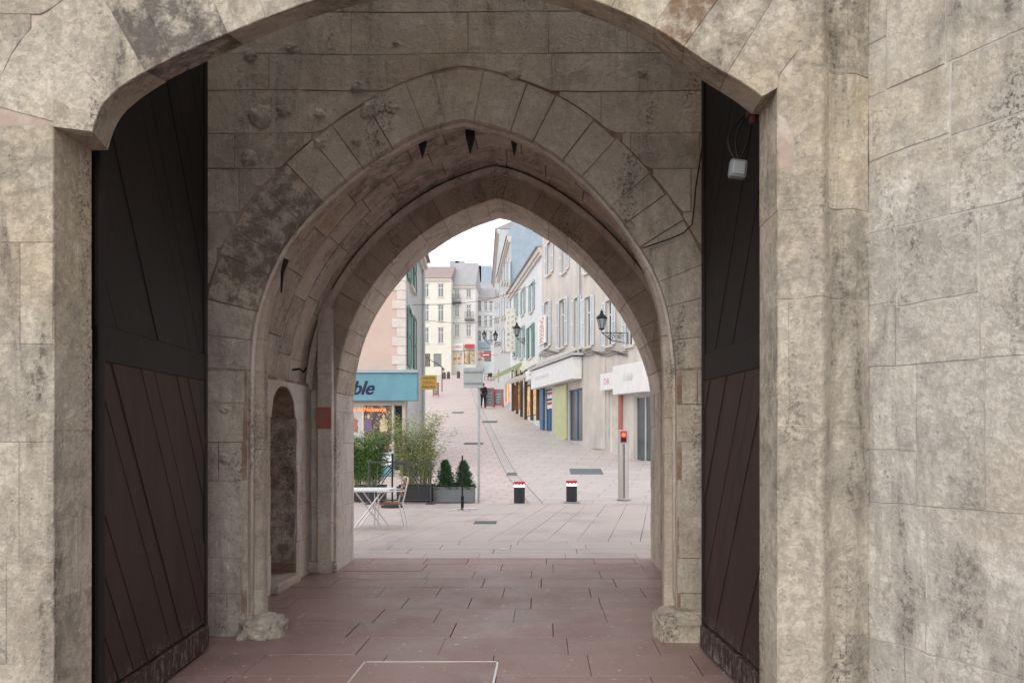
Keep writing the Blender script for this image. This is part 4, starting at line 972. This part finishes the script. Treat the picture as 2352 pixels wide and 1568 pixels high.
def conifer(x,d,h,lab,seed):
    r=random.Random(seed); X=(x-CX)*d/F; o=thing('dwarf_conifer',lab,'conifer',(X,d,.33),0,'small conifers in grey planter'); ms=MB(); ms.tube([(0,0,0),(0,0,h*.9)],.015,6,.004); ms.build('trunk','trunk',o)
    ml=MB()
    for k in range(5000):
        t=r.random()**1.2; a=r.uniform(0,math.tau); rad=.27*(1-t*.98)**.62*(.72+.28*math.sin(a*5+t*16))*r.uniform(.35,1.18)
        q=Vector((rad*math.cos(a),rad*math.sin(a),t*h)); d0=Vector((math.cos(a),math.sin(a),r.uniform(.3,1.6))).normalized(); s=d0.cross(Vector((r.random(),r.random(),1))).normalized()*.011
        l=r.uniform(.03,.09); ml.poly([q-s,q+s,q+d0*l])
    ml.build('foliage','con',o)
conifer(1022,17.7,.66,'left small dark conifer in grey planter',3); conifer(1064,17.7,.64,'right small dark conifer in grey planter',4)
o=thing('terrace_barrier','dark metal terrace barrier with crossed curved bars before bamboo','barrier',((918-CX)*17.3/F,17.3,0))
w=71*17.3/F; h=1.0
mb=MB(); mb.box((-w-.02,-.02,0),(-w+.02,.02,h));mb.box((w-.02,-.02,0),(w+.02,.02,h));mb.box((-w+.02,-.018,h-.035),(w-.02,.018,h));mb.box((-w+.02,-.018,.08),(w-.02,.018,.11));
for s in (-1,1): mb.box((s*w-.1,-.15,0),(s*w+.1,.15,.015))
mb.build('frame','fence',o)
mb=MB(); 
for s in (-1,1):
    mb.tube([(s*(w*.1+w*.9*(t/12)),0,.3+.65*math.cos(t/12*math.pi/2)) for t in range(13)],.014,5); mb.tube([(s*(w*.05+w*.6*math.sin(t/12*math.pi/2)),.0,.95-.7*(t/12)) for t in range(13)],.014,5)
    mb.tube([(s*w*.9*(1-t/12),0,.45+.5*math.sin(t/12*math.pi/2)**2) for t in range(13)],.014,5)
mb.build('curved_bars','fence',o)
mb=MB(); mb.box((-w*.1,.0,.11),(w-.03,.01,.42)); mb.build('lower_panel','plblk',o)
p=G(1062,1172); o=thing('parasol_stand','slim black parasol pole on spread white feet in plaza','parasol stand',p)
mb=MB(); mb.tube([(0,0,.02),(0,0,1.17)],.018,8); mb.lathe([(.03,.02),(.035,.3),(.02,.32)]); mb.build('pole','iron',o)
for k in range(4):
    a=k*math.pi/2+.5; mb=MB(); mb.tube([(0,0,.05),(.33*math.cos(a),.33*math.sin(a),.015)],.014,6); mb.lathe([(.03,0),(.03,.03)],(.33*math.cos(a),.33*math.sin(a),0),10); mb.build('foot','alu',o)
p=G(901,1165); o=thing('parasol_stand','black upright pole beside chair, before barrier','parasol stand',p)
mb=MB(); mb.tube([(0,0,0),(0,0,1.2)],.02,8); mb.tube([(0,0,.85),(-.1,0,.95),(-.1,0,1.02)],.012,6); mb.build('pole','iron',o); mb=MB(); mb.lathe([(.25,0),(.25,.04),(.05,.07)]); mb.build('base','plblk',o)
p=G(850,1213); o=thing('terrace_table','pale topped cafe table with crossed metal legs just outside arch','table',(p.x,p.y+.1,0))
k=p.y/F; zt=(1213-1123)*k*1.0
mb=MB(); mb.box((-.42,-.33,zt-.035),(.36,.33,zt)); mb.build('table_top','wwhite',o,bev=.012)
for s in (-1,1):
    for q in (-1,1): mb=MB(); mb.tube([(q*.26,s*.22,0),(0,s*.22,zt*.5),(-q*.22,s*.22,zt-.04)],.014,6); mb.build('leg','alu',o)
mb=MB(); mb.tube([(0,-.22,zt*.5),(0,.22,zt*.5)],.012,6); mb.build('stretcher','alu',o)
p=G(893,1214); o=thing('terrace_chair','metal cafe chair with brown slats facing the table','chair',(p.x,p.y,0),math.radians(20))
mb=MB(); 
for i in range(6): mb.box((-.2+i*.068,-.21,.43),(-.145+i*.068,.21,.445))
mb.build('seat','rattan',o)
mb=MB()
for i in range(4): mb.box((.215+i*.018,-.19,.56+i*.075),(.23+i*.018,.19,.61+i*.075))
mb.build('backrest','rattan',o)
for s in (-1,1):
    mb=MB(); mb.tube([(-.22,s*.22,0),(-.2,s*.22,.43)],.012,6); mb.build('leg','alu',o)
    mb=MB(); mb.tube([(.3,s*.22,0),(.2,s*.22,.44),(.24,s*.22,.6),(.3,s*.22,.88)],.012,6); mb.build('leg','alu',o)
    mb=MB(); mb.tube([(-.2,s*.22,.43),(-.22,s*.23,.65),(.25,s*.23,.66)],.012,6); mb.build('armrest','alu',o)
mb=MB(); mb.tube([(-.2,-.22,.43),(-.2,.22,.43)],.011,6); mb.tube([(.3,-.22,.88),(.3,.22,.88)],.012,6); mb.build('frame','alu',o)
def skin(name,vs,es,rs,mat,parent):
    me=bpy.data.meshes.new(name); me.from_pydata([Vector(v) for v in vs],es,[]); o=bpy.data.objects.new(name,me); col.objects.link(o)
    md=o.modifiers.new('s','SKIN'); md.use_smooth_shade=True
    sv=me.skin_vertices[0].data
    for i,r in enumerate(rs): sv[i].radius=(r,r) if not isinstance(r,tuple) else r; sv[i].use_root=(i==0)
    o.modifiers.new('u','SUBSURF').levels=1
    dg=bpy.context.evaluated_depsgraph_get(); m2=bpy.data.meshes.new_from_object(o.evaluated_get(dg)); bpy.data.objects.remove(o)
    m2.materials.clear(); m2.materials.append(M[mat]); o=bpy.data.objects.new(name,m2); col.objects.link(o); o.parent=parent; return o
p=G(1110,937); o=thing('person','person in black jacket and dark trousers walking up street, back turned','person',p)
V=[(0,0,.95),(0,0,1.15),(0,0,1.38),(0,0,1.5),(0,.01,1.62),(0,.0,1.7),
 (.1,.0,.9),(.11,.12,.5),(.11,-.02,.09),(.11,.12,.04),(-.1,0,.9),(-.11,-.06,.5),(-.11,-.25,.12),(-.11,-.15,.03),
 (.18,0,1.42),(.24,-.06,1.14),(.24,.04,.9),(-.18,0,1.42),(-.25,.08,1.14),(-.24,.2,.92)]
Ed=[(0,1),(1,2),(2,3),(3,4),(4,5),(0,6),(6,7),(7,8),(8,9),(0,10),(10,11),(11,12),(12,13),(2,14),(14,15),(15,16),(2,17),(17,18),(18,19)]
rs=[.13,.12,.13,.05,.095,.08,.085,.06,.04,.035,.085,.06,.04,.035,.06,.042,.03,.06,.042,.03]
for h0,s in ((16,1),(19,-1)):
    b=Vector(V[h0]); n0=len(V); V.append(tuple(b+Vector((0,.01,-.07)))); Ed.append((h0,n0)); rs.append((.035,.02))
    for k in range(4):
        i0=len(V); bx=b+Vector((0,-.03+.02*k,-.1)); V.append(tuple(bx)); V.append(tuple(bx+Vector((0,.012,-.055+abs(k-1.5)*.008)))); rs+=[.009,.008]; Ed+=[(n0,i0),(i0,i0+1)]
    i0=len(V); V.append(tuple(b+Vector((-.01*s,.05,-.07)))); V.append(tuple(b+Vector((-.015*s,.06,-.1)))); rs+=[.01,.008]; Ed+=[(n0,i0),(i0,i0+1)]
skin('body',V,Ed,rs,'skin',o)
skin('jacket',[V[0],V[1],V[2],(0,0,1.47),V[14],V[15],(.24,.03,.93),V[17],V[18],(-.24,.185,.95)],[(0,1),(1,2),(2,3),(2,4),(4,5),(5,6),(2,7),(7,8),(8,9)],[.18,.16,.165,.08,.09,.065,.05,.09,.065,.05],'cloth',o)
skin('trousers',[V[0],V[6],V[7],V[8],V[10],V[11],V[12]],[(0,1),(1,2),(2,3),(0,4),(4,5),(5,6)],[.15,.11,.08,.06,.11,.08,.06],'jean',o)
for q in (8,12): mb=MB(); lump(mb,(V[q][0],V[q][1]+.06,.05 if q==8 else .06),(.05,.14,.05),1,2,.05); mb.build('shoe','cloth',o,smooth=True)
mb=MB(); lump(mb,(0,-.015,1.665),(.105,.115,.11),1,3,.08); mb.build('hair','hair',o,smooth=True)
# ===== sky, sun, camera
w=bpy.data.worlds.new("World"); sc.world=w; w.use_nodes=True; nt=w.node_tree; bg=nt.nodes['Background']
sky=nt.nodes.new('ShaderNodeTexSky'); sky.sky_type='NISHITA'; sky.sun_disc=False; sky.sun_elevation=math.radians(26); sky.sun_rotation=math.radians(200)
tc=nt.nodes.new('ShaderNodeTexCoord'); nn=noi(nt,2.2,6,.5,tc.outputs['Generated'])
cl=mixc(nt,mapr(nt,nn,.35,.65),c4((10.7,10.6,10.9)),c4((13,12.8,12.9)))
nt.links.new(mixc(nt,.9,sky.outputs[0],cl),bg.inputs[0]); bg.inputs[1].default_value=.135
sl=bpy.data.lights.new('sun','SUN'); sl.energy=1.4; sl.angle=math.radians(50); sl.color=(1,.95,.88); so=bpy.data.objects.new('sun',sl); col.objects.link(so)
el=math.radians(26); az=math.radians(200)
d=Vector((math.sin(az)*math.cos(el),math.cos(az)*math.cos(el),math.sin(el))); so.rotation_euler=d.to_track_quat('Z','Y').to_euler()
cam=bpy.data.cameras.new('camera'); co=bpy.data.objects.new('camera',cam); col.objects.link(co); co.location=(0,0,EH); co.rotation_euler=(math.pi/2,0,0)
cam.sensor_width=36; cam.lens=36*F/2352; cam.shift_x=(1176-CX)/2352; cam.shift_y=(HY-784)/2352; cam.clip_end=2000; cam.clip_start=.05
sc.camera=co
sc.view_settings.view_transform='Standard'; sc.view_settings.look='None'; sc.view_settings.exposure=0
